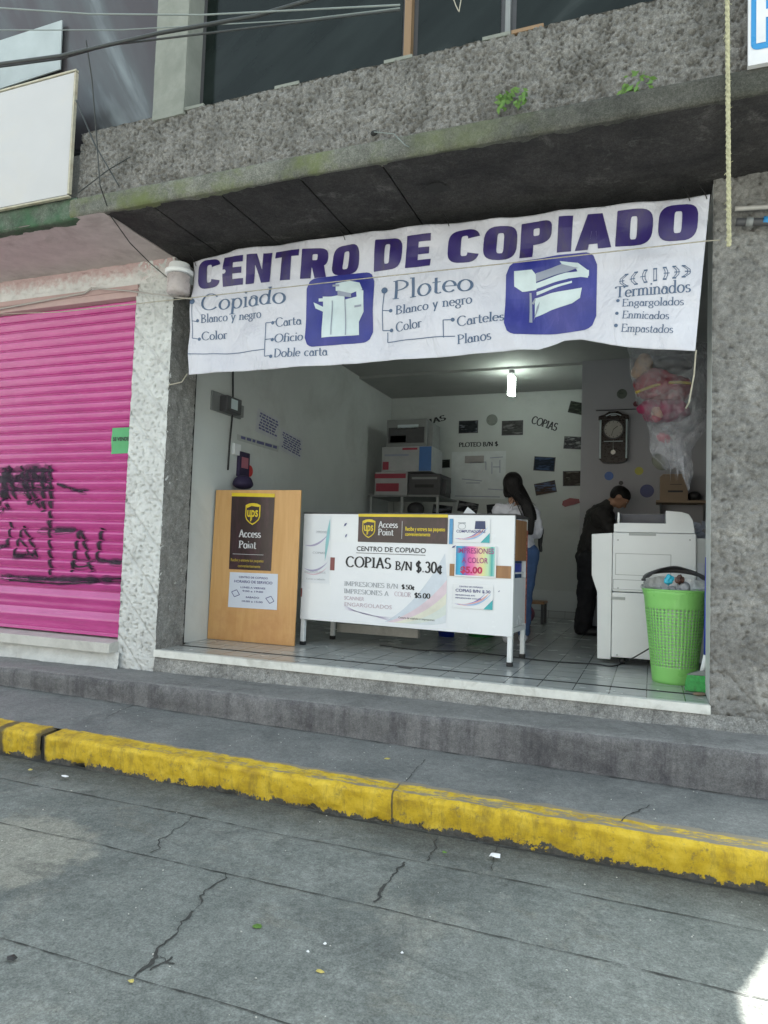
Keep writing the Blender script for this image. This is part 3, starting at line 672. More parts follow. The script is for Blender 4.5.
# inside
g = G(); g.box(XL+.0, XR, .03, .46, -.12, 0); g.box(XW, .62, .46, BY, -.12, -.0); g.build('floor', M['floor'], shop)
g = G(); g.box(XL, XR, .288, .308, 0, .003); g.build('floor_inlay', M['groove'], shop)
g = G()
rough(g, lambda u, v: (XL+(XR-XL+.004)*u, -.018, -.048+.05*v), 250, 3, (0, -1, 0), .002, 20)
g.box(XL, XR, -.016, .028, -.05, .002); g.build('threshold', M['thresh'], shop)
g = G(); rough(g, lambda u, v: (XL+(XE-XL)*u, 0-.012*(1-v), -.2+.152*v), 320, 14, (0, -1, 0), .008, 12, .006); g.box(XL, XE, .012, .4, -.3, -.122); g.build('base_wall', M['stucco_base'], shop)
g = G(); g.box(XW-.1, XW, .352, BY, 0, CZ); g.build('wall', M['wall_white'], shop)
g = G(); g.box(XW-.1, XL-.004, .335, .35, 0, SZ); g.build('shadow_gap', M['groove'], shop)
g = G(); g.box(XW-.1, -.77, BY, BY+.15, 0, CZ); g.build('wall', M['wall_in'], shop)
g = G(); g.box(-.77, .62, 3.8, BY+.15, 0, CZ); g.build('wall', M['wall_right'], shop)
g = G(); g.box(.62, XE-.003, .45, BY+.15, -.1, CZ); g.build('wall', M['wall_right'], shop)
g = G(); g.box(XW, -.772, BY-.012, BY, 0, .1); g.build('skirting', M['walltile'], shop)
g = G(); g.box(XW, -.772, BY-.006, BY, .1, .36); g.build('wainscot', plain('lower_wall_paint', (.52, .55, .55), .5, .05, 3), shop)
g = G(); g.box(XW-.1, .7, .3, BY+.1, CZ, CZ+.08); g.build('ceiling', M['ceil'], shop)
g = G(); g.box(XW-.1, .7, 3.84, BY, CZ-.03, CZ); g.build('ceiling', M['ceil'], shop)
# right pier with scored render
def groove(sp, sl=-1.1, w=.010, dep=.008):
    def f(p):
        q = ((p.z-sl*p.x)/sp) % 1; dd = min(q, 1-q)*sp
        return dep*max(0, 1-dd/w)
    return f
g = G(); rough(g, lambda u, v: (XR+.0+(XE-XR)*u, .004, -.2+3.23*v), 84, 400, (0, -1, 0), .010, 16, .020, groove(.62, w=.014, dep=.012))
rough(g, lambda u, v: (XR+.006-.006*0, .004+.05*u, -.2+3.23*v), 5, 330, (-1, 0, 0), .006, 14)
g.box(XR+.012, XE-.002, .02, .45, -.2, SZ); g.build('pier', M['stucco_wall'], shop, smooth=True)
g = G(); g.box(XR+.002, XR+.014, .056, .45, 0, SZ); g.build('pier_lining', M['wall_white'], shop)
# canopy slab: boarded soffit, lip, parapet
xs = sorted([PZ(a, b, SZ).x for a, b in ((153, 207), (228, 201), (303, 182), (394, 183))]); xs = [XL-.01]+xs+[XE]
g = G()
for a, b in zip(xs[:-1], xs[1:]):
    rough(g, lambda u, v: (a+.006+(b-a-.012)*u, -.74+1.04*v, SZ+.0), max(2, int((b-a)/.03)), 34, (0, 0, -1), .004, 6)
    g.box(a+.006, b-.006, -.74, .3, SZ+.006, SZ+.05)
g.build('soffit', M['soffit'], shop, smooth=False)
g = G(); g.box(XL-.01, XE, -.72, .3, SZ+.03, SZ+.12); g.build('slab', M['groove'], shop)
xl0 = PY(70, 214, -.77).x
def lipf(u, v):
    x = xl0+(XE-xl0)*u; prof = [(-.70, SZ+.004), (-.765, SZ-.004), (-.775, SZ+.01), (-.775, SZ+.105), (-.768, SZ+.122), (-.70, SZ+.128)]
    t = v*5; i = min(4, int(t)); k = t-i; y = prof[i][0]*(1-k)+prof[i+1][0]*k; z = prof[i][1]*(1-k)+prof[i+1][1]*k
    h = fbm((x, y, z), 3.5); return (x, y+.007*h, z+.007*h+.002*nz((x, y, z), 25))
g = G(); g.grid(lipf, 420, 20); g.build('slab_edge', M['lip'], shop, smooth=True)
PT = 3.655
g = G(); rough(g, lambda u, v: (xl0+(XE-xl0)*u, -.712, SZ+.11+(PT-SZ-.11)*v), 560, 66, (0, -1, 0), .010, 29, .032, o=3)
rough(g, lambda u, v: (xl0+(XE-xl0)*u, -.712+.2*v, PT), 430, 6, (0, 0, 1), .008, 14, o=3)
g.box(xl0, XE, -.69, -.5, SZ+.1, PT-.02); g.build('parapet', M['stucco'], shop, smooth=True)
g = G(); g.box(XL-.2, XE, -.5, BY+.2, CZ+.082, PT); g.build('floor_slab', M['outer'], shop)
g = G(); q = PZ(437, 187, SZ); g.add([(q.x+.07*math.cos(a_*PI/8)*(1+.2*math.sin(a_*2.)), q.y+.06*math.sin(a_*PI/8), SZ-.006) for a_ in range(16)], [tuple(range(16))]); g.build('soffit_hole', M['groove'], shop)
g = G(); q = PY(374, 133, -.725); g.ell((q.x, -.725, q.z), .022, .012, .016); g.build('parapet_hole', M['groove'], shop)
# painted column
cx0, cx1 = PY(152.5, 115, -.72).x, PY(184, 108, -.72).x
g = G(); rough(g, lambda u, v: (cx0+(cx1-cx0)*u, -.722, PT-.03+2.5*v), 14, 120, (0, -1, 0), .004, 8); g.box(cx0, cx1, -.715, -.53, PT-.03, 6.2); g.build('column', M['column'], shop, bevel=.006)
# windows of the upper floor
wy = -.58
def window(x0, x1, m=None, name='window'):
    g = G(); g.box(x0, x1, wy+.02, wy+.05, PT-.02, PT+.03); g.box(x0, x0+.03, wy+.02, wy+.05, PT+.03, 6.1); g.box(x1-.03, x1, wy+.02, wy+.05, PT+.03, 6.1); g.box(x0, x1, wy+.02, wy+.05, 6.1, 6.15)
    f = g.build(name, M['dkgrey'], shop)
    g = G(); g.grid(lambda u, v: (x0+.03+(x1-x0-.06)*u, wy+.015, PT+(6.1-PT)*v), 4, 4); p = g.build('pane', m or M['glass'], f); return f
xp = PY(409, 40, wy).x; xm = PY(508, 20, wy).x
window(cx1, xp-.02); window(xp+.02, xm-.015); window(xm+.015, XE)
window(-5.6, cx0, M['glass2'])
g = G(); g.box(xp-.022, xp+.022, wy-.03, wy+.03, PT-.02, 6.1); g.build('window_post', M['post_wood'], shop)
g = G(); g.box(xm-.014, xm+.014, wy-.01, wy+.03, PT-.02, 6.1); g.build('window_post', M['grey'], shop)
# light slats lying on the parapet
for a, b, m_ in ((183, 205, 'column'), (276, 300, 'column'), (385, 413, 'column'), (483, 511, 'column'), (512, 544, 'post_wood')):
    yv = {183: 103, 276: 82, 385: 57, 483: 36, 512: 27}[a]
    x0 = PY(a, yv, -.7).x; x1 = PY(b, yv-5, -.7).x
    g = G(); g.box(x0, x1, -.715, -.62, PT-.004, PT+.016); g.build('sill_strip', M[m_], shop)
g = G(); g.box(-5.6, XE, wy+.2, BY+.2, PT, 6.3); g.box(-3.9, XE, wy-.1, wy+.2, 6.15, 7.3); g.box(-3.9, XE, wy+.2, BY+.2, 6.3, 7.3); g.build('upper_wall', M['outer'], shop)
g = G(); g.box(XW-.25, XW-.1, .35, BY+.2, -.3, CZ+.1); g.box(XW-.25, XE, BY+.15, BY+.3, -.3, CZ+.1); g.build('outer_wall', M['outer'], shop)
g = G(); g.box(-3.9, XE, wy-.25, BY+.25, 7.3, 7.45); g.build('roof', M['outer'], shop)

# ================================================================== NEIGHBOUR WITH THE SHUTTER
nb = thing('neighbouring_shop', 'whitewashed shop front beside the copy shop, closed by a magenta roller shutter', 'building', (-6, 0, zl(-6)))
PLX0 = -3.845
g = G(); rough(g, lambda u, v: (PLX0+(XL-PLX0)*u, 0.0, -.19+3.22*v), 48, 460, (0, -1, 0), .007, 17, .034, groove(.345, w=.017, dep=.02), th=.22)
rough(g, lambda u, v: (PLX0, 0+.09*(1-u), -.19+3.0*v), 6, 330, (-1, 0, 0), .008, 12, .006)
g.box(PLX0+.012, XL-.012, .016, .33, -.2, SZ); g.build('pillar', M['stucco_white'], nb, smooth=True)
g = G(); rough(g, lambda u, v: (XL-.002, .002+.335*u, -.02+3.05*v), 24, 250, (1, 0, 0), .008, 12, .008); g.build('pillar_side', M['stucco_side'], nb, smooth=True)
lz = PY(134, 285, 0).z; bz = PY(134, 297, 0).z
g = G(); rough(g, lambda u, v: (-7.5+(PLX0+7.5)*u, 0, lz+(SZ-lz)*v), 240, 22, (0, -1, 0), .011, 12, .014)
rough(g, lambda u, v: (PLX0+(XL-PLX0)*u, -.002, lz+(SZ-lz)*v), 24, 22, (0, -1, 0), .011, 12, .014); g.box(-7.5, XL-.02, .015, .3, lz, SZ); g.build('lintel', M['stucco_pink'], nb, smooth=True)
g = G(); g.box(-7.5, PLX0+.01, -.006, .2, bz, lz); g.box(-7.5, PLX0+.01, -.02, -.006, bz+.05, bz+.058); g.build('lintel_band', M['pink_band'], nb, bevel=.004)
ny = PZ(40, 223, SZ).y
g = G(); rough(g, lambda u, v: (-7.5+(XL-.012+7.5)*u, ny+(.02-ny)*v, SZ-.002), 120, 26, (0, 0, -1), .003, 4); g.box(-7.5, XL-.012, ny+.01, .02, SZ+.004, SZ+.1); g.build('soffit', M['pink_soffit'], nb, smooth=True)
nx1 = PY(77, 205, ny).x
zt = PY(60, 199, ny-.02).z
g = G()
def nlip(u, v):
    x = -7.5+(nx1+7.5)*u; prof = [(ny+.1, SZ-.002), (ny+.01, SZ-.01), (ny, SZ), (ny, zt), (ny+.1, zt+.01)]
    t = v*4; i = min(3, int(t)); k = t-i; y = prof[i][0]*(1-k)+prof[i+1][0]*k; z = prof[i][1]*(1-k)+prof[i+1][1]*k
    h = fbm((x, y, z), 6); return (x, y+.012*h, z+.012*h)
g.grid(nlip, 260, 16); g.box(-7.5, nx1, ny+.03, -.4, SZ+.01, zt); g.build('slab_edge', M['mossy'], nb, smooth=True)
g = G(); g.box(-7.5, nx1, ny+.12, -.4, zt, PT-.1); g.box(-7.5, xl0-.002, -.4, 5, CZ+.05, PT+.0); g.build('wall', M['outer'], nb)
g = G(); g.box(-7.5, PLX0, .2, 5, -.3, SZ); g.box(-7.5, -3.92, -.44, 5, 6.3, 7.0); g.box(-7.5, -5.62, -.44, 5, PT, 6.3); g.build('wall', M['outer'], nb)
# shutter: interlocking rounded slats, two broad flat bands at the bottom
shz0 = .07; pitch = .0815
def shy(z, x=None):
    return shy0(z)+(.005*noise.noise(Vector((x*1.3, 0, z*1.6)))+.002*noise.noise(Vector((x*5, 4, z*6))) if x is not None else 0)
def shy0(z):
    if z < .40:
        q = ((z-shz0)/.165) % 1; return .085-.020*math.sin(PI*q**1.5)-.003*math.sin(4*PI*q)
    q = ((z-.40)/pitch) % 1
    tab = ((0, .092), (.06, .094), (.10, .080), (.35, .068), (.62, .060), (.72, .0585), (.80, .062), (.90, .073), (.97, .085), (1, .092))
    for (a, b), (c, e) in zip(tab[:-1], tab[1:]):
        if q <= c: return b+(e-b)*(q-a)/(c-a)
    return .092
zz = []; z = shz0
while z < bz+.01: zz.append(z); z += .003
g = G(); nx_ = 2; X0 = -7.5
xxs = [X0]+[-5.4+(PLX0+.03+5.4)*i/40 for i in range(41)]; nxx = len(xxs)
vs = [(x, shy(z, x), z) for z in zz for x in xxs]
g.add(vs, [(j*nxx+i, j*nxx+i+1, (j+1)*nxx+i+1, (j+1)*nxx+i) for j in range(len(zz)-1) for i in range(nxx-1)])
sh = g.build('roller_shutter', M['shutter'], nb, smooth=True)
g = G()
for dz in (0, ): g.box(X0, PLX0+.02, .05, .1, shz0-.015, shz0+.012)
g.build('bottom_rail', M['shutter'], sh, bevel=.004)
def shstroke(pts, w):
    P = [PY(a, b, .07) for a, b in pts]; out = []
    for a, b in zip(P[:-1], P[1:]):
        n = max(2, int((b-a).length/.008)); out += [a.lerp(b, i/n) for i in range(n)]
    out.append(P[-1]); out = [Vector((p.x, shy(p.z, p.x)-.003, p.z)) for p in out]
    gg = G(); ws = [w*(.8+.5*noise.noise(p*12)) for p in out]; vs = []
    for i, p in enumerate(out):
        q = out[min(i+1, len(out)-1)]-out[max(i-1, 0)]; sd = Vector((-q.z, 0, q.x)).normalized()*ws[i]/2
        for s_ in (1, -1):
            pp = p+sd*s_; pp.y = shy(pp.z, pp.x)-.0035; vs.append(pp)
    def keep(i):
        z = out[i].z; q = ((z-.40)/pitch) % 1; horiz = abs(out[min(i+1, len(out)-1)].z-out[max(i-1, 0)].z) < .006
        return z < .4 or horiz or q > .13
    gg.add(vs, [(2*i, 2*i+1, 2*i+3, 2*i+2) for i in range(len(out)-1) if keep(i)]); return gg
GRS = (([(0, 478), (25, 475), (53, 474)], .075), ([(0, 486), (30, 484), (52, 486)], .06), ([(0, 492), (48, 492)], .03), ([(2, 500), (10, 468), (16, 500)], .03), ([(22, 466), (26, 490), (34, 504)], .03), ([(36, 466), (33, 490), (40, 508)], .03), ([(50, 466), (52, 490), (50, 530)], .028),
               ([(0, 505), (8, 492), (10, 500)], .02), ([(58, 484), (75, 490), (88, 492)], .018), ([(12, 522), (8, 545), (0, 547)], .022), ([(24, 526), (14, 556)], .022), ([(24, 526), (37, 553)], .022), ([(13, 556), (38, 555)], .03),
               ([(38, 531), (76, 530)], .03), ([(50, 530), (51, 575)], .024), ([(80, 530), (72, 572)], .026), ([(82, 530), (92, 572)], .026), ([(72, 565), (95, 564)], .036), ([(103, 528), (97, 560), (122, 563)], .026), ([(0, 577), (40, 579), (122, 580)], .03), ([(10, 580), (60, 584), (100, 582)], .012), ([(22, 540), (30, 553)], .014), ([(2, 470), (12, 482), (30, 470), (44, 482)], .03), ([(5, 468), (6, 500)], .03), ([(28, 470), (30, 505)], .025), ([(44, 470), (44, 512)], .03), ([(0, 512), (10, 505)], .03))
for nm_, mm_, kk_ in (('graffiti', 'graffiti_soft', 2.6), ('graffiti', 'graffiti', 1.35)):
  gg = G()
  for pts, w in GRS:
    k = shstroke(pts, w*kk_)
    if kk_ < 2: k.v = [v+Vector((0, -.002, 0)) for v in k.v]
    gg.add(k.v, k.f)
  gg.build(nm_, M[mm_], sh)
# sill under the shutter
sy = -.10
g = G(); g.prismx([(.2, .05), (sy, .03), (sy-.004, -.045), (.2, -.045)], -7.5, PLX0+.01); g.build('sill', M['sillgrey'], nb, bevel=.004)
g = G(); rough(g, lambda u, v: (-7.5+(PLX0+.05+7.5)*u, -.035-.02*(1-v), -.2+.16*v), 240, 12, (0, -1, 0), .012, 10, .006); g.build('base_wall', M['stucco_white'], nb, smooth=True)
g = G(); g.box(-7.5, -7.3, -.02, .3, -.2, SZ); g.build('pillar', M['stucco_white'], nb)

# house across the street (seen only as reflection and bounce)
op = thing('house_across', 'pale rendered two storey house on the other side of the street', 'house', (-1, -11.5, RZ))
g = G(); g.box(-14, 3, -17, -11.5, RZ, 4.8); g.build('wall', M['oppo'], op)
g = G(); g.box(-14.2, 3.2, -17, -11.3, 4.8, 5.0); g.build('roof', M['column'], op)
for k in range(4):
    g = G(); g.box(-12+3.8*k, -10.4+3.8*k, -11.52, -11.46, 2.4, 3.8); wf = g.build('window', M['column'], op)
    g = G(); g.box(-11.93+3.8*k, -10.47+3.8*k, -11.46, -11.455, 2.47, 3.73); g.build('pane', M['glass'], wf)
# ================================================================== FIXTURES ON THE FACADE
sb = thing('signboard', 'blank cream signboard standing on the mossy slab edge over the shutter', 'sign', (-4.6, ny-.02, zt))
sx1 = PY(73, 130, ny-.03).x; zt2 = PY(73, 70, ny-.03).z; zb2 = PY(73, 196, ny-.03).z
g = G(); g.box(-6.6, sx1-.02, ny-.03, ny-.01, zb2+.02, zt2-.02); g.build('panel', M['signboard'], sb)
g = G()
g.box(-6.62, sx1, ny-.036, ny-.008, zt2-.014, zt2); g.box(-6.62, sx1, ny-.036, ny-.008, zb2, zb2+.012); g.box(sx1-.014, sx1, ny-.036, ny-.008, zb2+.022, zt2-.022); g.build('frame', M['signframe'], sb, bevel=.003)
wp = G(); P = [PY(a, b, wy-.02) for a, b in ((-60, 108), (60, 69), (62, 20), (-60, 60))]  # pale panel added in place of a bright reflection in the glass
wp.prism([(p.x, p.z) for p in P], wy-.02, wy-.01); tag(wp.build('window_reflection_sheet', plain('painted_reflection_grey', (.36, .40, .41), .5, .15, 3)), 'pale sheet standing in for a reflection in the upper window above the blank signboard', 'sheet')
# blue sign at the right end
bs = thing('blue_sign', 'blue and white sign with a large white P at the right end of the parapet', 'sign', (.75, -.8, SZ+.15))
a = PY(748, 66, -.80); x0 = a.x; z0 = a.z
def Sb(x, z, l): return Vector((x, -.80-l, z))
g = G(); g.box(x0, x0+.5, -.80, -.77, z0, z0+.9); g.build('panel', M['whiteink'], bs)
def rrect(x0, x1, z0, z1, rr, n=5):
    out = []
    for cx, cz, a0 in ((x1-rr, z0+rr, -90), (x1-rr, z1-rr, 0), (x0+rr, z1-rr, 90), (x0+rr, z0+rr, 180)):
        out += [(cx+rr*math.cos(math.radians(a0+90*i/n)), cz+rr*math.sin(math.radians(a0+90*i/n))) for i in range(n+1)]
    return out
k = Ink(Sb); k.poly(rrect(x0+.012, x0+.48, z0+.07, z0+.88, .03)); k.build('blue_field', M['signblue'], bs)
k = Ink(Sb); k.rect(x0+.034, x0+.074, z0+.10, z0+.46, .004); k.rect(x0+.074, x0+.2, z0+.42, z0+.46, .004); k.rect(x0+.074, x0+.2, z0+.22, z0+.26, .004); k.rect(x0+.17, x0+.21, z0+.25, z0+.46, .004); k.build('lettering', M['whiteink'], bs)
# lamp on the pillar
lc = PY(179, 280, -.10)
LS = 1.65
lp = thing('wall_lamp', 'white round wall lamp at the top of the pillar beside the banner', 'lamp', lc)
g = G(); g.lathe([(.045*LS, 0), (.052*LS, .01*LS), (.053*LS, .085*LS), (.05*LS, .09*LS)], lc+Vector((0, 0, -.07*LS)), 24); g.build('lamp_glass', M['lampglass'], lp, smooth=True)
g = G(); g.lathe([(a_*LS, b_*LS) for a_, b_ in [(.06, 0), (.064, .005), (.064, .018), (.056, .022), (.05, .024), (.046, .05), (.03, .056)]], lc+Vector((0, 0, .022*LS)), 24); g.build('cap', M['white_metal'], lp, smooth=True, bevel=.002)
g = G(); g.box(lc.x+.04, lc.x+.085, -.12, .0, lc.z-.03, lc.z+.03); g.build('bracket', M['grey'], lp, bevel=.003)
# conduits and cables
def cable(name, pts, rad, m, label, cat='cable', group=None, sag=0, sub=14, seg=6):
    P = []
    for a, b in zip(pts[:-1], pts[1:]):
        a = Vector(a); b = Vector(b)
        for i in range(sub): t = i/sub; P.append(a.lerp(b, t)+Vector((0, 0, -sag*4*t*(1-t))))
    P.append(Vector(pts[-1])); g = G(); g.tube(P, rad, seg); return tag(g.build(name, m, smooth=True), label, cat, group)
cable('conduit', [PY(-60, 322, -.03), PY(0, 309, -.03), PY(85, 293, -.03), PY(92, 288, -.03)], .008, M['conduit'], 'thin grey pipe running along the wall above the magenta shutter', 'pipe')
cable('conduit', [PY(92, 288, -.04), PY(130, 291, -.04), PY(192, 299, -.08)], .006, M['conduit'], 'pale pipe crossing the pillar from the grey pipe to the banner corner', 'pipe')
cable('conduit', [PY(735, 209, -.04), PY(800, 205, -.04)], .014, M['conduit'], 'short pale pipe at the top of the right-hand grey wall', 'pipe')
o = cable('conduit', [PY(736, 222, -.05), PY(768, 222, -.05), PY(800, 222, -.05)], .022, M['dkgrey'], 'thick dark pipe with a pale ring, under the short pale pipe', 'pipe', seg=12)
g = G(); g.tube([PY(746, 222, -.05), PY(753, 222, -.05)], .025, 12); g.build('ring', M['grey'], o, smooth=True)
g = G(); g.tube([PY(763, 221, -.05), PY(775, 221, -.05)], .026, 12); g.build('ring', M['signblue'], o, smooth=True)
cable('overhead_cable', [PY(-80, 76, -1.6), PY(0, 64, -1.6), PY(60, 56, -1.6), PY(160, 33, -1.6), PY(256, 16, -1.6), PY(345, -10, -1.6)], .010, M['cable'], 'thick dark cable crossing in front of the upper left windows')
cable('overhead_cable', [PY(-80, 82, -1.57), PY(0, 67, -1.57), PY(60, 59, -1.57), PY(110, 45, -1.57), PY(400, 10, -1.6)], .005, M['cable'], 'thin cable twisted beside the thick dark one, upper left')
cable('overhead_cable', [PY(-80, 2, -1.7), PY(0, 8, -1.7), PY(90, 14, -1.7), PY(200, 15, -1.7), PY(400, 5, -1.7)], .004, M['cable_g'], 'thin pale wire at the very top left across the windows')
cable('overhead_cable', [PY(-80, 28, -1.3), PY(0, 30, -1.3), PY(120, 30, -1.3), PY(300, 20, -1.3), PY(400, 8, -1.3)], .003, M['cable_g'], 'fine wire below the topmost pale wire')
cable('hanging_cable', [PY(86, 40, -1.2), PY(92, 80, -1.1), PY(96, 130, -1.0), PY(100, 185, -.95), PY(110, 215, -.7), PY(130, 243, -.4), PY(150, 263, -.15), PY(168, 278, -.06)], .004, M['cable'], 'thin dark cable hanging from the overhead cables down to the white lamp', seg=5)
cable('hanging_cable', [PY(76, 100, -.80), PY(95, 145, -.80), PY(119, 186, -.79)], .005, M['cable'], 'short diagonal dark wire on the rough parapet beside the signboard')
cable('hanging_cable', [PY(78, 193, -.8), PY(108, 170, -.8), PY(130, 157, -.8)], .004, M['cable'], 'short wire crossing the diagonal one on the rough parapet')
cable('hanging_cable', [PY(374, 132, -.79), PY(394, 134, -.79), PY(405, 145, -.80), PY(432, 160, -.6), PY(445, 180, -.4), PY(470, 196, -.2)], .003, M['cable_g'], 'thin wire poking out of the parapet hole and hanging under the slab', seg=5)
cable('hanging_cable', [PY(452, -5, -.75), PY(456, 6, -.75), PY(459, 12, -.75), PY(461, 0, -.75), PY(458, -8, -.75)], .003, M['string'], 'small loop of pale wire hanging in front of the upper window', seg=5)
# frayed rope: three twisted strands
g = G(); a = PY(727, -30, -.83); b = PY(729, 246, -.83)
for s_ in range(3):
    g.tube([a.lerp(b, i/200)+Vector((.005*math.cos(i*.5+s_*2.09), .005*math.sin(i*.5+s_*2.09), 0)) for i in range(201)], .0062, 6)
for i in range(90):
    p = a.lerp(b, random.random()); q = p+Vector((random.uniform(-.02, .02), random.uniform(-.02, .02), random.uniform(-.03, .01))); g.tube([p, q], .0012, 3)
tag(g.build('rope', M['rope']), 'frayed yellowish rope hanging straight down at the right', 'rope')
# weeds growing on the slab edge
def weed(px, py, n, s, label):
    c = PY(px, py, -.76); g = G()
    for i in range(n):
        a = random.uniform(0, 6.28); p = c+Vector((random.uniform(-.09, .09)*s, random.uniform(-.03, .03), random.uniform(-.04, .07)*s)); L = random.uniform(.012, .026)
        u = Vector((math.cos(a), random.uniform(-.6, .1), math.sin(a))).normalized()*L; w_ = u.cross(Vector((random.random(), 1, random.random()))).normalized()*L*.45
        g.add([p-u, p-w_, p+u, p+w_], [(0, 1, 2, 3)])
    t = g.build('leaves', M['leaf'])
    return tag(t, label, 'weed')
weed(511, 103, 60, .9, 'bright green weed growing on the slab edge above the banner').name = 'weed'
weed(636, 86, 26, .9, 'small sparse weed on the slab edge near the blue sign').name = 'weed'

# ================================================================== BANNER
bt = [(193, 262), (240, 250), (345, 235), (450, 223), (560, 212), (640, 203), (710, 195)]
bb = [(187, 374), (250, 371), (340, 364), (440, 357), (491, 353), (538, 349), (564, 339), (581, 339), (611, 345), (650, 349), (695, 352)]
BYP = -.06
def interp(tab, x):
    if x <= tab[0][0]: return tab[0][1]
    for (a, b), (c, e) in zip(tab[:-1], tab[1:]):
        if x <= c: return b+(e-b)*(x-a)/(c-a)
    return tab[-1][1]
tb = [(lambda p: (p.x, p.z))(PY(*p, BYP)) for p in bt]; bbm = [(lambda p: (p.x, p.z))(PY(*p, BYP)) for p in bb]
def wave(x, z):
    w = .010*math.sin(x*5.1+z*2.2)+.007*math.sin(x*9.7-z*6+1)+.006*math.sin((x*.6+z)*17)
    w += .030*math.exp(-((x+.55+(z-2.1)*.6)/.13)**2)*max(0, min(1, (2.75-z)/.5))
    w -= .022*math.exp(-((x+.82+(z-2.1)*.9)/.12)**2)*max(0, min(1, (2.7-z)/.5))
    w += .016*noise.noise(Vector((x*3, 0, z*4)))+.012*noise.noise(Vector((x*8, 3, z*5)))+.010*math.exp(-((2.93-z)/.10)**2)*math.sin(x*14)
    return w
def SB(x, z, l): return Vector((x, BYP+wave(x, z)-l*1.6, z))
ban = thing('banner', 'white vinyl banner reading CENTRO DE COPIADO strung under the canopy', 'banner', (-1.5, BYP, 2.05))
g = G()
def bf(u, v):
    xa = bbm[0][0]+(bbm[-1][0]-bbm[0][0])*u; xb = tb[0][0]+(tb[-1][0]-tb[0][0])*u; x = xa+(xb-xa)*v
    z = interp(bbm, xa)*(1-v)+interp(tb, xb)*v; return SB(x, z, 0)
g.grid(bf, 300, 80); g.build('sheet', M['banner'], ban, smooth=True, solid=.001)
# heavy block capitals
def sup(cx, cy, a, b, n, t): c, s_ = math.cos(t), math.sin(t); return (cx+a*math.copysign(abs(c)**(2/n), c), cy+b*math.copysign(abs(s_)**(2/n), s_))
def blk(ch):
    P = []
    def ring(ocx, ocy, oa, ob, icx, icy, ia, ib, a0, a1, n=28, on=3.2, inn=5, lsq=False):
        o_, i_ = [], []
        for k in range(n+1):
            t = math.radians(a0+(a1-a0)*k/n); o = sup(ocx, ocy, oa, ob, on, t)
            if lsq and math.cos(t) < 0: o = sup(ocx, ocy, oa, ob, 40, t)
            o_.append(o); i_.append(sup(icx, icy, ia, ib, inn, t))
        for k in range(n): P.append([i_[k], o_[k], o_[k+1], i_[k+1]])
    if ch == 'O': ring(.5, .5, .5, .5, .5, .5, .1, .3, 0, 360)
    if ch == 'D': ring(.48, .5, .48, .5, .46, .5, .09, .31, 0, 360, lsq=True)
    if ch == 'C':
        ring(.5, .5, .5, .5, .52, .5, .11, .3, 22, 338)
    if ch == 'E': P += [[(0, 0), (.4, 0), (.4, 1), (0, 1)], [(.4, .78), (.8, .78), (.8, 1), (.4, 1)], [(.4, .4), (.76, .4), (.76, .61), (.4, .61)], [(.4, 0), (.84, 0), (.84, .22), (.4, .22)]]
    if ch == 'N': P += [[(0, 0), (.34, 0), (.34, 1), (0, 1)], [(.62, 0), (.96, 0), (.96, 1), (.62, 1)], [(.34, .62), (.34, 1), (.4, 1), (.62, .42)], [(.34, .66), (.62, .0), (.62, .45), (.34, 1)]]
    if ch == 'T': P += [[(.27, 0), (.65, 0), (.65, .78), (.27, .78)], [(0, .78), (.92, .78), (.92, 1), (0, 1)]]
    if ch == 'I': P += [[(0, 0), (.4, 0), (.4, 1), (0, 1)]]
    if ch in 'PR':
        ring(.46, .68, .46, .32, .46, .71, .09, .1, 0, 360, lsq=True); P.append([(0, 0), (.38, 0), (.38, .42), (0, .42)])
        if ch == 'R': P.append([(.38, .40), (.52, 0), (.94, 0), (.80, .45)])
    if ch == 'A': P += [[(0, 0), (.36, 0), (.44, .5), (.30, 1)], [(.30, 1), (.44, .5), (.56, .5), (.70, 1)], [(.64, 0), (1, 0), (.70, 1), (.56, .5)], [(.38, .14), (.62, .14), (.58, .36), (.42, .36)], [(.42, .36), (.58, .36), (.5, .8), (.5, .8)]]
    return P
WD = {'I': .4, 'E': .84, 'T': .92}
k = Ink(SB)
hb = [(-3.24, 2.722), (.22, 2.655)]; ht = [(-3.24, 2.937), (.22, 2.874)]
for word, a, b in (('CENTRO', 198, 359), ('DE', 374, 432), ('COPIADO', 447, 697)):
    xa = PY(a, 262, BYP).x; xb = PY(b, 215 if b > 400 else 240, BYP).x
    tot = sum(WD.get(c, 1) for c in word)+.1*(len(word)-1); s_ = (xb-xa)/tot; x = xa
    for c in word:
        for p in blk(c):
            # cut into smaller cells so the print follows the cloth
            if len(p) == 4:
                for i in range(3):
                    for j in range(3):
                        def bl(u, v): return tuple((p[0][q]*(1-u)+p[1][q]*u)*(1-v)+(p[3][q]*(1-u)+p[2][q]*u)*v for q in (0, 1))
                        cell = [bl(i/3, j/3), bl((i+1)/3, j/3), bl((i+1)/3, (j+1)/3), bl(i/3, (j+1)/3)]
                        q = []
                        for (u, v) in cell:
                            X = x+(u+.05*v)*s_; zb_ = interp(hb, X); q.append((X, zb_+(interp(ht, X)-zb_)*v))
                        k.poly(q, .002)
        x += (WD.get(c, 1)+.1)*s_
k.build('heading', M['indigo'], ban)
def bx(px, py): p = PY(px, py, BYP); return p.x, p.z
def btext(k, t, a, b, h, **kw):
    (x0, z0), (x1, z1) = bx(*a), bx(*b); k.rroman(t, x0, z0, math.hypot(x1-x0, z1-z0), h, .002, math.atan2(z1-z0, x1-x0), **kw)
k = Ink(SB, .035)
btext(k, 'Copiado', (201, 311), (287, 304), .125, thick=.12, thin=.045)
btext(k, 'Ploteo', (392, 299), (474, 291), .125, thick=.12, thin=.045)
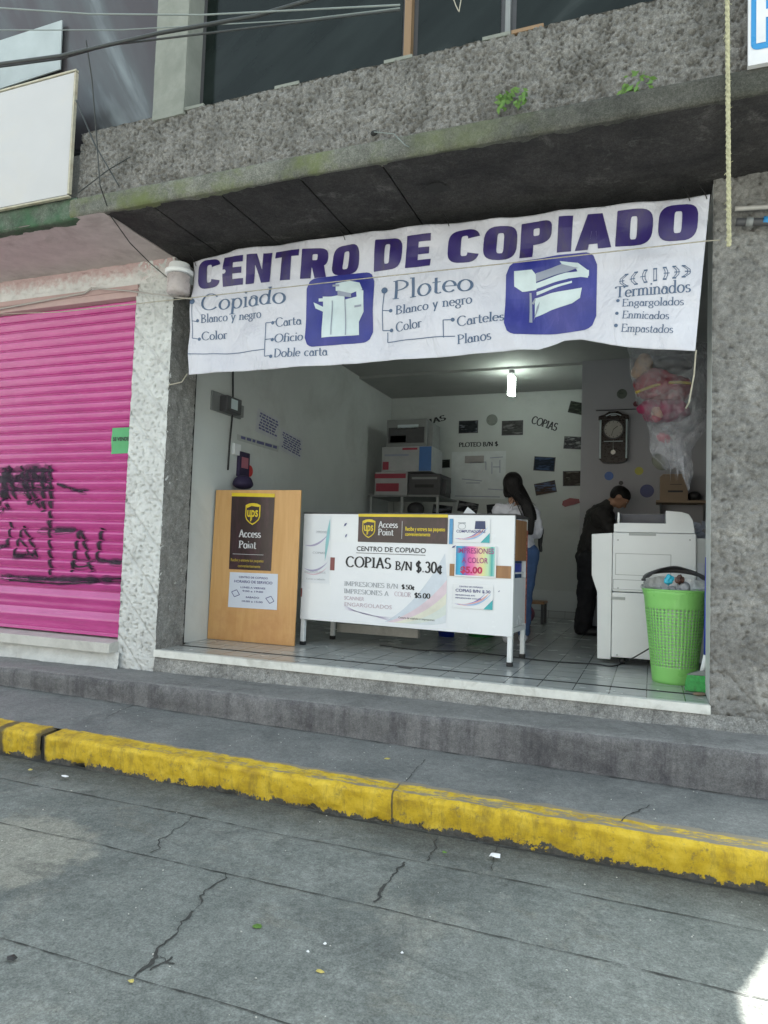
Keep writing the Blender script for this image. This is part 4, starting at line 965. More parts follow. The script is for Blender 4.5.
for t, a, b in (('Blanco y negro', (201, 323), (262, 318)), ('Color', (201, 340), (226, 338)), ('Carta', (276, 327), (301, 324)), ('Oficio', (275, 343), (303, 340)), ('Doble carta', (275, 358), (327, 355)),
                ('Blanco y negro', (396, 315), (473, 304)), ('Color', (396, 332), (423, 328)), ('Carteles', (457, 326), (505, 321)), ('Planos', (457, 344), (492, 340))):
    btext(k, t, a, b, .062, thick=.15, thin=.06)
btext(k, 'Terminados', (615, 298), (691, 292), .07, thick=.15, thin=.06)
for t, a, b in (('Engargolados', (622, 307), (684, 305)), ('Enmicados', (622, 319), (669, 320)), ('Empastados', (621, 332), (673, 334))): btext(k, t, a, b, .047, thick=.13, thin=.06)
def bl(k, pts, w=.006): k.line([bx(*p) for p in pts], w)
bl(k, [(193, 303), (192, 338), (199, 339)]); bl(k, [(192, 321), (199, 322)]); bl(k, [(188, 354), (240, 353), (266, 350)]); bl(k, [(276, 322), (266, 323), (266, 357), (273, 356)]); bl(k, [(266, 340), (273, 339)])
bl(k, [(384, 291), (382, 330), (391, 330)]); bl(k, [(383, 311), (392, 311)]); bl(k, [(387, 332), (387, 342), (455, 336)]); bl(k, [(444, 338), (444, 321), (453, 320)])
for p, r_ in (((193, 302), .022), ((198, 321), .013), ((199, 339), .013), ((273, 323), .013), ((273, 340), .013), ((272, 357), .013), ((384, 290), .022), ((391, 311), .013), ((391, 330), .013), ((453, 320), .013), ((618, 301), .01), ((617, 314), .01), ((616, 326), .011)): k.dot(*bx(*p), r_)
for i in range(7):
    x = 622+i*10.6; y0 = 281-i*1.6
    xx, z_ = bx(x, y0); s_ = -1 if i < 3 else 1
    bend = (3-i)*.006
    for o_ in (0, .014): k.line([(xx+bend+o_, z_+.034), (xx+o_-bend*.6, z_+.012), (xx+o_-bend*.6, z_-.012), (xx+bend+o_, z_-.034)], .004)
    for e_ in (.034, -.034): k.line([(xx-.003+bend, z_+e_), (xx+.018+bend, z_+e_)], .009)
    if i != 3: k.line([(xx-(.016 if i < 3 else .004), z_), (xx+(.014 if i < 3 else .028), z_)], .005)
k.build('lettering', M['slate'], ban)
def panel(c):
    P = [bx(*p) for p in c]; x0 = min(p[0] for p in P); x1 = max(p[0] for p in P); z0 = min(p[1] for p in P); z1 = max(p[1] for p in P); return x0, x1, z0, z1
def fillrr(k, x0, x1, z0, z1, rr, lift):
    n = 26; top = []; bot = []
    for i in range(n+1):
        x = x0+(x1-x0)*i/n; e = min(x-x0, x1-x); dz = rr-math.sqrt(max(0, rr*rr-(rr-e)**2)) if e < rr else 0
        top.append((x, z1-dz)); bot.append((x, z0+dz))
    for i in range(n):
        for j in range(8):
            f = lambda q, i_: bot[i_][1]+(top[i_][1]-bot[i_][1])*q/8
            k.poly([(bot[i][0], f(j, i)), (bot[i+1][0], f(j, i+1)), (bot[i+1][0], f(j+1, i+1)), (bot[i][0], f(j+1, i))], lift)
for r1, q1 in ((panel([(307, 279), (372, 342)]), .07), (panel([(506, 262), (596, 329)]), .08)):
    k = Ink(SB, .04); fillrr(k, *r1, q1, .002); k.build('blue_panel', M['blueink'], ban)
def q_(k, pts, lift):
    P = [bx(*p) for p in pts]; k.poly(P, lift)
mach = [[(322, 296), (331, 296), (331, 337), (322, 338)], [(331, 296), (345, 295), (345, 336), (331, 337)], [(345, 300), (359, 297), (359, 335), (345, 336)], [(313, 302), (322, 306), (322, 311), (315, 308)], [(318, 298), (330, 297), (330, 300), (318, 301)],
            [(336, 284), (350, 281), (360, 283), (363, 290), (352, 294), (336, 291)], [(357, 290), (364, 291), (364, 312), (359, 322)]]
plot_ = [[(514, 271), (532, 270), (536, 275), (536, 289), (522, 291), (514, 286)], [(536, 283), (552, 278), (566, 273), (568, 279), (554, 283), (536, 288)], [(566, 273), (589, 270), (589, 276), (566, 279)], [(560, 262), (578, 263), (589, 271), (588, 278), (580, 277), (578, 268), (562, 265)],
            [(534, 297), (550, 293), (550, 309), (534, 316)], [(550, 293), (582, 288), (580, 298), (572, 303), (550, 309)], [(536, 291), (572, 281), (572, 283), (536, 294)]]
for LL in (mach, plot_):
    k = Ink(SB, .03)
    for pts in LL: q_(k, pts, .004)
    k.build('printed_machine', M['icon_w'], ban)
for LL in ([[(338, 291), (352, 294), (352, 298), (338, 296)], [(333, 285), (340, 285), (340, 287), (333, 287)], [(355, 306), (362, 305), (362, 307), (355, 308)], [(345, 300), (346, 300), (346, 335), (345, 335)], [(331, 300), (332, 300), (332, 335), (331, 335)]], [[(536, 274), (552, 269), (562, 265), (578, 268), (568, 272), (552, 277), (536, 282)], [(529, 292), (531, 292), (532, 322), (529, 322)], [(531, 302), (534, 297), (535, 298), (533, 303)], [(533, 320), (536, 305), (539, 300), (538, 306)]]):
    k = Ink(SB, .03)
    for pts in LL: k = Ink(SB, .03); q_(k, pts, .006); k.build('printed_shading', M['icon_g'], ban)
# ties and strings of the banner
for (px, py), (qx, qy, qz), lab in (((187, 374), (170, 386, .0), 'lower left corner of the banner to the pillar'),):
    cable('string', [PY(187, 374, BYP), PY(182, 382, -.04), PY(169, 385, -.03)], .004, M['string'], 'string tying the '+lab, 'string')
cable('string', [PY(696, 350, BYP-.01), PY(694, 375, -.05), PY(689, 402, .0), PY(686, 408, .05)], .005, M['string'], 'white cord hanging from the lower right corner of the banner', 'string')
cable('string', [PY(-60, 316, -.14), PY(60, 312, -.14), PY(190, 298, -.14), PY(360, 279, -.15), PY(520, 262, -.15), PY(706, 241, -.14), PY(720, 240, -.02)], .0035, M['string'], 'long thin string stretched across the whole front of the banner', 'string', sub=6)
for i, (px, py) in enumerate(((196, 262), (236, 252), (345, 236), (449, 222), (690, 197), (707, 195))):
    cable('tie_wire', [PY(px, py+4, BYP-.008), PY(px-2, py-2, BYP-.01), PY(px-7, py-10, -.05)], .003, M['black'], ['wire tie at the upper left corner of the banner', 'wire tie above the first N of the banner heading', 'wire tie above the RO of CENTRO on the banner', 'wire tie above the C of COPIADO on the banner', 'wire tie just left of the upper right banner corner', 'wire tie at the upper right corner of the banner'][i], 'wire', 'wire ties along the top of the banner', sub=3, seg=5)
# ================================================================== LEANING BOARD WITH POSTERS
bd = thing('plywood_board', 'orange varnished plywood board leaning in the left end of the shop opening', 'board', (-3.12, .76, 0))
g = G(); P = [PY(a, b, .75) for a, b in ((207, 640), (294, 647), (301, 490), (214, 490))]
g.prism([(P[0].x, .002), (P[1].x, .002), (P[2].x, P[2].z), (P[3].x+.02, P[3].z)], .75, .768); g.build('panel', M['board'], bd, bevel=.003)
def SO(y): return lambda x, z, l: Vector((x, y-l, z))
def shield(k1, k2, cx, cz, w, h, l=.004):
    """outline of a shield emblem with three letters"""
    def sh(w, h, cz):
        pts = [(cx-w/2, cz+h*.40), (cx-w*.25, cz+h*.48), (cx, cz+h*.5), (cx+w*.25, cz+h*.48), (cx+w/2, cz+h*.40), (cx+w/2, cz-h*.12), (cx+w*.42, cz-h*.27), (cx+w*.2, cz-h*.42), (cx, cz-h*.5), (cx-w*.2, cz-h*.42), (cx-w*.42, cz-h*.27), (cx-w/2, cz-h*.12)]
        return pts
    k1.poly(sh(w, h, cz), l); k2.poly([(x, z) for x, z in sh(w*.86, h*.86, cz-h*.01)], l+.0015)
    k1.line([(cx-w*.40, cz+h*.30), (cx-w*.1, cz+h*.40), (cx+w*.4, cz+h*.36)], h*.07, l+.003)
    k1.sans('ups', cx-w*.36, cz-h*.12, w*.72, h*.30, l+.003, bold=.02)
    k1.rect(cx-w*.14, cx-w*.07, cz-h*.34, cz-h*.06, l+.003)
po = thing('poster', 'dark brown parcel poster with a yellow shield on the plywood board', 'poster', (-3.16, .75, .604))
y = .747; a = PY(232, 493, y); b = PY(275, 494, y); c = PY(271, 571, y); e = PY(229, 569, y)
bw = plain('purple_sheen_print', (.05, .03, .032), .25, .3, 3)
S = SO(y); k = Ink(S); k.poly([(e.x, e.z), (c.x, c.z), (b.x, b.z), (a.x, a.z)], .001); k.build('sheet', M['brown'], po)
k = Ink(S); k.poly([(a.x, a.z-.028), (b.x, b.z-.028), (b.x, b.z+.002), (a.x, a.z+.002)], .0025); k2 = Ink(S)
cx = (a.x+b.x)/2
shield(k, k2, PY(253, 514, y).x, PY(253, 514, y).z, .145, .185); k.build('yellow_emblem', M['yellow'], po); k2.build('emblem_field', M['brown'], po)
k = Ink(S); q = PY(239, 537, y); k.rroman('Access', q.x, q.z, .215, .062, .004, thick=.19, thin=.09); q = PY(239, 548, y); k.rroman('Point', q.x, q.z, .17, .062, .004, thick=.19, thin=.09)
q = PY(233, 554, y); k.rect(q.x, q.x+.3, q.z, q.z+.003, .004); k.build('lettering', M['whiteink'], po)
k = Ink(S); q = PY(231, 561, y); k.sans('Recibe y entrega tus paquetes', q.x, q.z, .32, .024, .004, .02); q = PY(238, 566, y); k.sans('convenientemente', q.x, q.z-.008, .22, .022, .004, .02); k.build('yellow_lettering', M['gold'], po)
po = thing('notice', 'white opening hours sheet on the plywood board under the brown poster', 'notice', (-3.12, .75, .273))
a = PY(230, 572, y); c = PY(277, 610, y); e = PY(228, 607, y); b = PY(278, 574, y)
k = Ink(S); k.poly([(e.x, e.z), (c.x, c.z), (b.x, b.z), (a.x, a.z)], .001); k.build('sheet', M['paperblue'], po)
k = Ink(S); mx = (a.x+b.x)/2
for t, w_, h_, dz in (('CENTRO DE COPIADO', .28, .016, .035), ('HORARIO DE SERVICIO', .37, .022, .075), ('LUNES A VIERNES', .24, .015, .12), ('9:00 a 19:00', .2, .015, .15), ('SABADO', .13, .015, .20), ('10:00 a 15:00', .2, .015, .235)):
    k.sans(t, mx-w_/2, a.z-dz-.01, w_, h_, .003, .02)
k.line([(e.x+.03, e.z+.13), (e.x+.08, e.z+.15), (e.x+.11, e.z+.11), (e.x+.06, e.z+.09), (e.x+.03, e.z+.13)], .006, .003)
k.line([(c.x-.11, c.z+.09), (c.x-.06, c.z+.11), (c.x-.03, c.z+.07), (c.x-.07, c.z+.05), (c.x-.11, c.z+.09)], .006, .003); k.build('lettering', M['violetink'], po)
# ================================================================== COUNTER
RZC = math.radians(-5.03); CO = Vector((-2.724, .855, 0))
ct = thing('counter', 'white metal shop counter covered with price posters', 'counter', CO, RZC)
L = dict(local=True)
W_ = 1.80; H_ = 1.09; D_ = .54
g = G(); g.box(0, W_, 0, .012, .215, H_); g.build('front_panel', M['panelwhite'], ct, bevel=.002, **L)
g = G(); g.add([(-.004, -.004, H_), (W_+.01, -.004, H_), (W_-.03, D_+.01, H_), (-.004, D_+.01, H_), (-.004, -.004, H_+.012), (W_+.01, -.004, H_+.012), (W_-.03, D_+.01, H_+.012), (-.004, D_+.01, H_+.012)], [(0, 3, 2, 1), (4, 5, 6, 7), (0, 1, 5, 4), (1, 2, 6, 5), (2, 3, 7, 6), (3, 0, 4, 7)]); g.build('top', M['dkgrey'], ct, bevel=.002, **L)
for x_, y_ in ((0, .013), (W_-.040, .013), (0, D_-.035), (W_-.078, D_-.035)):
    g = G(); g.box(x_, x_+.035, y_, y_+.035, .03, H_-.002); lg = g.build('leg', M['white_metal'], ct, bevel=.003, **L)
    g = G(); g.box(x_-.003, x_+.038, y_-.003, y_+.038, 0, .03); g.build('foot_cap', M['black'], lg, bevel=.003, **L)
g = G(); g.box(W_-.06, W_-.04, .05, D_-.04, .225, .26); g.box(.008, .03, .05, D_-.04, .225, .26); g.box(.04, W_-.04, D_-.03, D_-.01, .225, .26); g.build('frame', M['white_metal'], ct, **L)
g = G(); g.box(.035, W_-.055, .06, D_-.04, .262, .272); g.box(.035, W_-.055, .06, D_-.04, .66, .672); g.build('shelf', M['white_metal'], ct, **L)
g = G(); g.box(W_-.050, W_-.042, .05, D_-.036, .76, 1.07); g.build('side_panel', M['wood'], ct, **L)
g = G(); g.box(W_-.052, W_-.044, .05, D_-.036, .275, .63); g.build('side_panel', M['panelwhite'], ct, **L)
g = G(); g.box(W_-.0425, W_-.039, D_-.034, D_-.006, .27, 1.0); g.build('patterned_tape', plain('red_patterned_tape', (.4, .13, .09), .5, .9, 45), ct, **L)
g = G(); a = (1.31, .632); b = (1.781, .722); g.box(a[0], b[0], -.006, -.001, a[1], b[1]); g.build('wood_strip', M['wood'], ct, **L)
g = G(); g.box(1.42, 1.735, .12, .46, .673, .74); bx_ = g.build('storage_box', M['blue_pl']); bx_.data.transform(Matrix.Translation(bx_.location)); bx_.location = CO; bx_.rotation_euler = (0, 0, RZC)
tag(bx_, 'flat blue box on the shelf inside the white counter, seen from its right end', 'box')
def mk(name, label, cat): return thing(name, label, cat, CO, RZC)
def SC(l0): return lambda x, z, l: Vector((x, -.0012-l0-l, z))
S = SC(0)
po = mk('poster', 'long dark brown parcel banner taped along the top of the counter front', 'poster')
k = Ink(S); k.rect(.519, 1.285, .868, 1.078); k.build('sheet', M['brown'], po, True)
k = Ink(S); k2 = Ink(S); k.rect(.517, 1.285, 1.07, 1.092, .004); shield(k, k2, .615, .975, .115, .15); k.build('yellow_emblem', M['yellow'], po, True); k2.build('emblem_field', M['brown'], po, True)
k = Ink(S); k.rroman('Access', .70, .985, .17, .05, .004, thick=.19, thin=.09); k.rroman('Point', .70, .925, .135, .05, .004, thick=.19, thin=.09); k.rect(.905, .908, .90, 1.04, .004); k.build('lettering', M['whiteink'], po, True)
k = Ink(S); k.sans('Recibe y entrega tus paquetes', .935, .965, .33, .03, .004, .02); k.sans('convenientemente', .935, .925, .21, .026, .004, .02); k.build('yellow_lettering', M['yellow'], po, True)
po = mk('poster', 'large white price poster reading COPIAS B/N on the counter front', 'poster')
k = Ink(S); k.rect(.285, 1.295, .232, .86, .001); k.build('sheet', plain('glossy_poster_paper', (.80, .82, .87), .2, .02, 2), po, True)
k = Ink(S); k.sans('CENTRO DE COPIADO', .512, .795, .60, .038, .004, .012); k.rect(.51, 1.11, .777, .781, .004); k.build('heading', M['blackink'], po, True); k = Ink(S)
k.rroman('COPIAS', .42, .665, .405, .082, .004, thick=.2, thin=.09, serif=.09, track=.06); k.rroman('B/N', .86, .658, .145, .066, .004, thick=.2, thin=.09); k.rroman('$.30¢', 1.035, .648, .225, .08, .004, thick=.22, thin=.12, track=.08)
k.rroman('$.50¢', .92, .512, .11, .034, .004, thick=.24, thin=.12); k.rroman('$5.00', 1.03, .452, .13, .036, .004, thick=.24, thin=.12); k.sans('Centro de copiado e impresiones', .90, .285, .3, .016, .004); k.build('lettering', M['blackink'], po, True)
k = Ink(S); k.rroman('IMPRESIONES B/N', .41, .512, .48, .036, .004, thick=.15, thin=.08); k.build('faded_lettering', M['greyink'], po, True); k = Ink(S); k.rroman('IMPRESIONES A', .41, .452, .40, .036, .004, thick=.15, thin=.08)
k.build('faded_lettering', M['greyink'], po, True)
k = Ink(S); k.rroman('COLOR', .86, .455, .14, .034, .004, thick=.15, thin=.08); k.sans('SCANNER', .415, .40, .18, .03, .004); k.sans('ENGARGOLADOS', .42, .35, .42, .03, .004); k.build('pink_lettering', ink('faded_pink_ink', (.62, .5, .58)), po, True)
def swoosh(k, pts, w, l): k.line(pts, w, l, True)
def curve(p0, p1, p2, n=16): return [((1-t)**2*p0[0]+2*t*(1-t)*p1[0]+t*t*p2[0], (1-t)**2*p0[1]+2*t*(1-t)*p1[1]+t*t*p2[1]) for t in [i/n for i in range(n+1)]]
for nm, col, off, w_ in () if 1 else (('blue_wash', (.55, .68, .84), (0, .05), .09), ('yellow_wash', (.80, .80, .62), (.04, -.07), .1), ('green_wash', (.68, .8, .74), (.05, -.02), .06), ('pink_stroke', (.72, .42, .58), (-.02, 0), .02), ('lilac_stroke', (.62, .56, .76), (-.05, .03), .012)):
    k = Ink(S); P = curve((.85, .27), (1.05, .38), (1.27, .66)); P = [(min(1.285, x+off[0]*(i/16)), z+off[1]*(i/16)) for i, (x, z) in enumerate(P)]; swoosh(k, P, w_, .002+.0002*abs(off[0])*10); k.build('coloured_'+nm, ink(nm, col, .25), po, True)
rib = [((.72, .25), (1.02, .36), (1.29, .70)), ((.80, .25), (1.08, .34), (1.29, .60)), ((.86, .25), (1.12, .32), (1.29, .50)), ((.93, .25), (1.16, .30), (1.29, .42)), ((1.02, .25), (1.2, .28), (1.29, .34)), ((1.12, .25), (1.25, .26), (1.29, .28))]
for i, (nm, col) in enumerate((('blue', (.70, .76, .86)), ('rose', (.80, .66, .74)), ('yellow', (.82, .81, .70)), ('pale_green', (.76, .82, .78)), ('pale_blue', (.76, .81, .87)))):
    A_ = curve(*rib[i]); B_ = curve(*rib[i+1]); k = Ink(S)
    if i == 0: A_ = curve((.78, .25), (1.04, .38), (1.27, .80))
    for j in range(16): k.poly([A_[j], B_[j], B_[j+1], A_[j+1]], .002+.0003*i)
    k.build('coloured_'+nm, ink(nm, col, .25), po, True)
k = Ink(S)
for i in range(5): swoosh(k, curve((.40, .37-.012*i), (.55+.02*i, .27+.01*i), (.86, .29-.01*i)), .006, .003)
k.build('coloured_scribble', ink('violet_scribble', (.6, .54, .72)), po, True)
def smallposter(x0, x1, z0, z1, label, lines, boxy=None):
    po = mk('poster', label, 'poster')
    k = Ink(S); k.rect(x0, x1, z0, z1, .007); k.build('sheet', M['paper'], po, True)
    k = Ink(S); w_ = x1-x0; h_ = z1-z0
    for t, fx, fz, fw, fh in lines: k.sans(t, x0+fx*w_, z0+fz*h_, fw*w_, fh*h_, .010, .02)
    k.build('lettering', M['violetink'], po, True)
    for nm, col, w2, dx in (('teal_corner', (.05, .45, .5), .055, .03), ('rose_stroke', (.85, .45, .45), .02, -.02), ('indigo_stroke', (.25, .2, .6), .010, -.045), ('sky_stroke', (.4, .6, .9), .012, 0)):
        k = Ink(S); P = [(min(x1-.004, max(x0+.004, x+dx)), z) for x, z in curve((x0+.05, z0+.03), (x0+.65*w_, z0+.0), (x1-.01, z1-.06))]
        if nm == 'teal_corner': k.poly([(x1-.07, z0), (x1, z0), (x1, z0+.4*h_)], .009)
        else: k.line(P, w2, .009+.0005*dx*10, True)
        k.build(nm, ink(nm, col, .3), po, True)
    return po
p1 = smallposter(1.335, 1.617, .886, 1.067, 'small poster with a dark computer picture at the upper right of the counter front', [('COMPUTADORAS', .08, .40, .8, .11)])
k = Ink(S); k.poly([(1.50, .985), (1.585, .985), (1.58, 1.045), (1.505, 1.045)], .0095); k.build('picture', ink('screen_navy', (.04, .06, .16)), p1, True)
k = Ink(S); k.line([(1.40+.03*math.cos(i), 1.005+.022*math.sin(i)) for i in [j*.5 for j in range(14)]], .004, .0095); k.line([(1.37, 1.03), (1.43, 1.03)], .008, .0095); k.build('picture', M['greyink'], p1, True)
k = Ink(S); k.rect(1.30, 1.328, .87, 1.06, .008); tag(k.build('strip', ink('strip_blue', (.1, .35, .65)), mk('paper_strip', 'narrow blue paper strip between the brown banner and the computer poster', 'paper'), True))
smallposter(1.345, 1.652, .399, .579, 'small white COPIAS poster with a coloured curve, lowest at the right of the counter front', [('CENTRO DE COPIADO', .15, .85, .6, .06), ('COPIAS B/N $.30', .06, .66, .88, .12), ('IMPRESIONES B/N', .06, .50, .5, .05), ('IMPRESIONES COLOR', .06, .38, .66, .05)])
po = mk('poster', 'rainbow striped poster reading IMPRESIONES A COLOR $5.00 on the counter front', 'poster')
ax = Vector((math.cos(RZC), math.sin(RZC), 0)); st0 = CO.dot(ax)+1.361
rb = stripes('rainbow_print', [(0, (.02, .25, .5)), (.1, (.03, .45, .7)), (.22, (.1, .15, .5)), (.34, (.75, .1, .4)), (.46, (.85, .2, .45)), (.56, (.85, .5, .45)), (.7, (.8, .75, .35)), (.84, (.5, .75, .5)), (.93, (.05, .4, .4)), (1, (.4, .7, .65))], ax, st0, .30)
k = Ink(S); k.rect(1.352, 1.672, .632, .862, .012); k.build('border', M['paper'], po, True)
k = Ink(S); k.rect(1.361, 1.661, .642, .857, .0135); k.build('sheet', rb, po, True)
k = Ink(S); k.sans('IMPRESIONES', 1.375, .805, .28, .04, .016, .01); k.sans('A COLOR', 1.41, .735, .20, .04, .016, .01); k.build('lettering', ink('plum_ink', (.4, .05, .25)), po, True)
k = Ink(S); k.sans('$5.00', 1.40, .66, .17, .048, .016, .04); k.build('price', ink('magenta_ink', (.6, .02, .12)), po, True)
# left tall flyer and scraps
po = mk('flyer', 'pale faded flyer with blue and violet curves at the left end of the counter front', 'flyer')
k = Ink(S); k.rect(.012, .265, .52, 1.075, .001); k.build('sheet', plain('faded_flyer_paper', (.74, .77, .82), .4, .03, 5), po, True)
for nm, col, P, w_ in (('teal_stroke', (.3, .6, .65), curve((.22, .70), (.24, .9), (.255, 1.05)), .03), ('violet_stroke', (.45, .42, .62), curve((.02, .83), (.14, .80), (.25, .93)), .016), ('violet_stroke', (.45, .42, .62), curve((.02, .64), (.14, .58), (.25, .70)), .016), ('rose_stroke', (.75, .55, .65), curve((.02, .61), (.15, .55), (.25, .66)), .010)):
    k = Ink(S); k.line(P, w_, .003, True); k.build(nm, ink(nm+'2', col), po, True)
k = Ink(S); k.sans('IMPRESIONES', .13, .93, .1, .02, .003); k.sans('COPIAS', .10, .76, .12, .016, .003); k.sans('ENGARGOLADOS', .03, .60, .2, .016, .003); k.sans('Lunes a sabado', .05, .545, .18, .014, .003); k.build('lettering', M['greyink'], po, True)
for i, (x_, z_, w_, h_, lab) in enumerate(((.272, .63, .042, .105, 'small red-brown tape piece between the flyer and the price poster'), (-.001, .40, .014, .07, 'dark red tape piece at the left edge of the counter'), (.385, .99, .03, .03, 'small dark tape mark, upper of two left of the brown banner'), (.40, .90, .02, .03, 'small dark tape mark, lower of two left of the brown banner'), (1.325, .84, .035, .022, 'dark tape piece at the upper left corner of the rainbow poster'), (1.69, .53, .012, .014, 'tiny dark mark right of the lowest small poster'))):
    t = mk('tape', lab, 'tape'); k = Ink(S)
    if i < 2: k.rect(x_, x_+w_, z_, z_+h_, .003)
    else: k.poly([(x_, z_), (x_+w_*.6, z_+h_*.2), (x_+w_, z_+h_), (x_+w_*.3, z_+h_*.7)], .014 if i == 4 else .003)
    k.build('piece', ink('tape_red', (.25, .07, .07)) if i < 2 else M['violetink'], t, True)
# white folded card on the counter top
c = PY(470, 513, 1.0); t = G(); t.add([(c.x-.05, .95, 1.103), (c.x+.07, .97, 1.103), (c.x-.02, 1.0, 1.17), (c.x+.02, 1.1, 1.103)], [(0, 1, 2), (1, 3, 2), (3, 0, 2), (0, 3, 1)])
tag(t.build('paper_card', M['paper']), 'small white folded paper standing on the counter top', 'paper')
# things below and behind the counter
def basin(name, c, r_, h, m, label, cat):
    g = G(); g.lathe([(r_*.75, 0), (r_, h), (r_+.012, h), (r_+.012, h+.008), (r_-.004, h+.008), (r_*.72, .012)], c, 24); return tag(g.build(name, m, smooth=True), label, cat)
p = PZ(436, 640, 0); basin('basket', (p.x, p.y+.35, 0), .10, .18, M['blue_pl'], 'small blue basket on the floor under the counter', 'basket')
p = PZ(478, 643, 0); basin('basket', (p.x-.1, p.y+.55, 0), .16, .14, M['green_dk'], 'dark green basket on the floor under the right half of the counter', 'basket')
g = G(); a = PZ(312, 642, 0); g.box(-2.68, -1.9, 1.5, 1.56, .05, .13); tag(g.build('plank', M['sillgrey'], bevel=.004), 'pale plank lying low behind the left legs of the counter', 'plank')
st = thing('stool', 'low dark stool near the back wall, seen just right of the counter', 'stool', (-1.35, 4.2, 0))
x0, x1 = PY(525, 605, 4.2).x, PY(546, 605, 4.2).x; zt_ = PY(540, 601, 4.2).z
g = G(); g.box(x0, x1, 4.05, 4.35, zt_-.03, zt_); g.build('seat', M['wood'], st, bevel=.004)
for a in (x0+.01, x1-.04):
    for b in (4.06, 4.31): g = G(); g.box(a, a+.03, b, b+.03, 0, zt_-.03); g.build('leg', M['dkgrey'], st)
g = G(); g.ell(((x0+x1)/2-.1, 4.0, .12), .13, .1, .12); tag(g.build('bag', plain('pink_bag', (.3, .12, .17), .6, .4, 12), remesh=.02), 'dark pink bag on the floor before the low stool', 'bag')
g = G(); g.box(x0, x0+.05, 3.9, 3.93, .45, .62); o = tag(g.build('cloth', M['red']), 'small red cloth hanging just right of the counter', 'cloth')

# ================================================================== COPIER
CY = 1.27
cp = thing('photocopier', 'large white office photocopier seen from behind beside the green bin', 'photocopier', (-.05, CY, 0))
def fx(px, py): p = PY(px, py, CY); return p.x, p.z
bl_ = fx(612, 534); 
xa = fx(612, 600)[0]; xb = fx(696, 600)[0]; zt_ = fx(650, 533)[1]; zd = fx(640, 593)[1]
g = G(); g.box(xa, xb, CY, CY+.62, zd+.003, zt_); g.build('upper_body', M['copier'], cp, bevel=.008)
g = G(); g.box(xa, xb, CY+.004, CY+.62, .055, zd-.003); g.build('lower_body', M['copier'], cp, bevel=.008)
P = [fx(591.5, 534), fx(591.5, 575), fx(593, 580), fx(597, 592), (fx(597, 660)[0], .035), (xa-.004, .035), (xa-.004, zt_-.004)]
g = G(); g.prism([P[i] for i in (4, 5, 6, 0, 1, 2, 3)], CY+.01, CY+.5); g.build('side_cover', M['copier'], cp, bevel=.006)
g = G(); g.prismx([(CY+.02, .06), (CY+.5, .06), (CY+.5, zt_-.16), (CY+.02, zt_-.03)], xb, xb+.075); 
g.build('side_cover', M['copier3'], cp, bevel=.005)
g = G(); P = [fx(612, 534), fx(612, 524), fx(614, 523)]
Q = [fx(612, 533), fx(694, 533.5), fx(693, 520), fx(689, 514), fx(682, 512), fx(666, 510.5), fx(665.5, 519), fx(620, 520), fx(618, 513), (fx(618, 513)[0]-.01, fx(618, 513)[1]), fx(617, 523), fx(613, 525)]
z0_ = zt_+.004
g.prism([(xa+.005, z0_), (xb-.01, z0_), (Q[2][0], Q[2][1]), (Q[3][0], Q[3][1]), (Q[4][0], Q[4][1]), (Q[5][0], Q[5][1]), (Q[5][0], z0_+.07), (xa+.03, z0_+.07), (xa+.03, z0_+.065), (xa+.005, z0_+.062)], CY+.02, CY+.5); g.build('document_feeder', M['copier'], cp, bevel=.006)
g = G(); g.box(xa+.04, Q[5][0]-.004, CY+.04, CY+.4, z0_+.071, z0_+.078); g.build('paper_tray', M['copier2'], cp)
g = G(); g.box(xa+.03, xa+.045, CY+.02, CY+.45, z0_+.07, z0_+.15); g.box(xa+.05, Q[5][0]-.01, CY+.33, CY+.45, z0_+.10, z0_+.125); g.build('tray_guide', M['copier'], cp, bevel=.003)
g = G(); g.box(xa+.05, Q[5][0]-.006, CY+.20, CY+.22, z0_+.078, z0_+.15); g.build('tray_opening', M['copier2'], cp)
def recess(px0, py0, px1, py1, name='access_panel'):
    a = fx(px0, py0); b = fx(px1, py1); g = G(); w = .004
    for bx0, bx1, bz0, bz1 in ((a[0], b[0], a[1]-w, a[1]), (a[0], b[0], b[1], b[1]+w), (a[0], a[0]+w, b[1], a[1]), (b[0]-w, b[0], b[1], a[1])): g.box(bx0, bx1, CY-.0015, CY+.01, bz0, bz1)
    g.build(name, M['copier3'], cp)
for q0 in ((618, 540), (690, 540), (618, 588), (690, 588), (617, 655), (690, 655)):
    a = fx(*q0); g = G(); g.tube([(a[0], CY-.002, a[1]), (a[0], CY+.004, a[1])], .006, 8); g.build('screw', M['copier3'], cp)
recess(615.5, 553, 671, 577); recess(613, 579, 672, 592)
g = G(); a = fx(629, 533); b = fx(656, 536); g.box(a[0], b[0], CY-.003, CY+.01, b[1], a[1]); a = fx(611, 596); b = fx(625, 600); g.box(a[0], b[0], CY-.002, CY+.01, b[1], a[1]-.004); g.build('vent_slot', M['copier3'], cp)
g = G(); a = fx(697.5, 563); g.box(a[0], a[0]+.045, CY+.015, CY+.03, a[1]-.13, a[1]); g.build('label_plate', M['greyink'], cp)
for x_ in (xa+.08, xb-.1):
    g = G(); g.tube([(x_-.02, CY+.07, .028), (x_+.02, CY+.07, .028)], .028, 14); g.build('caster', M['black'], cp, smooth=True)
    g = G(); g.tube([(x_-.02, CY+.5, .028), (x_+.02, CY+.5, .028)], .028, 14); g.build('caster', M['black'], cp, smooth=True)
g = G(); g.add([(xb+.02, CY+.3, zt_+.005), (xb+.12, CY+.35, zt_+.02), (xb+.1, CY+.5, zt_+.03), (xb, CY+.45, zt_+.02)], [(0, 1, 2, 3)])
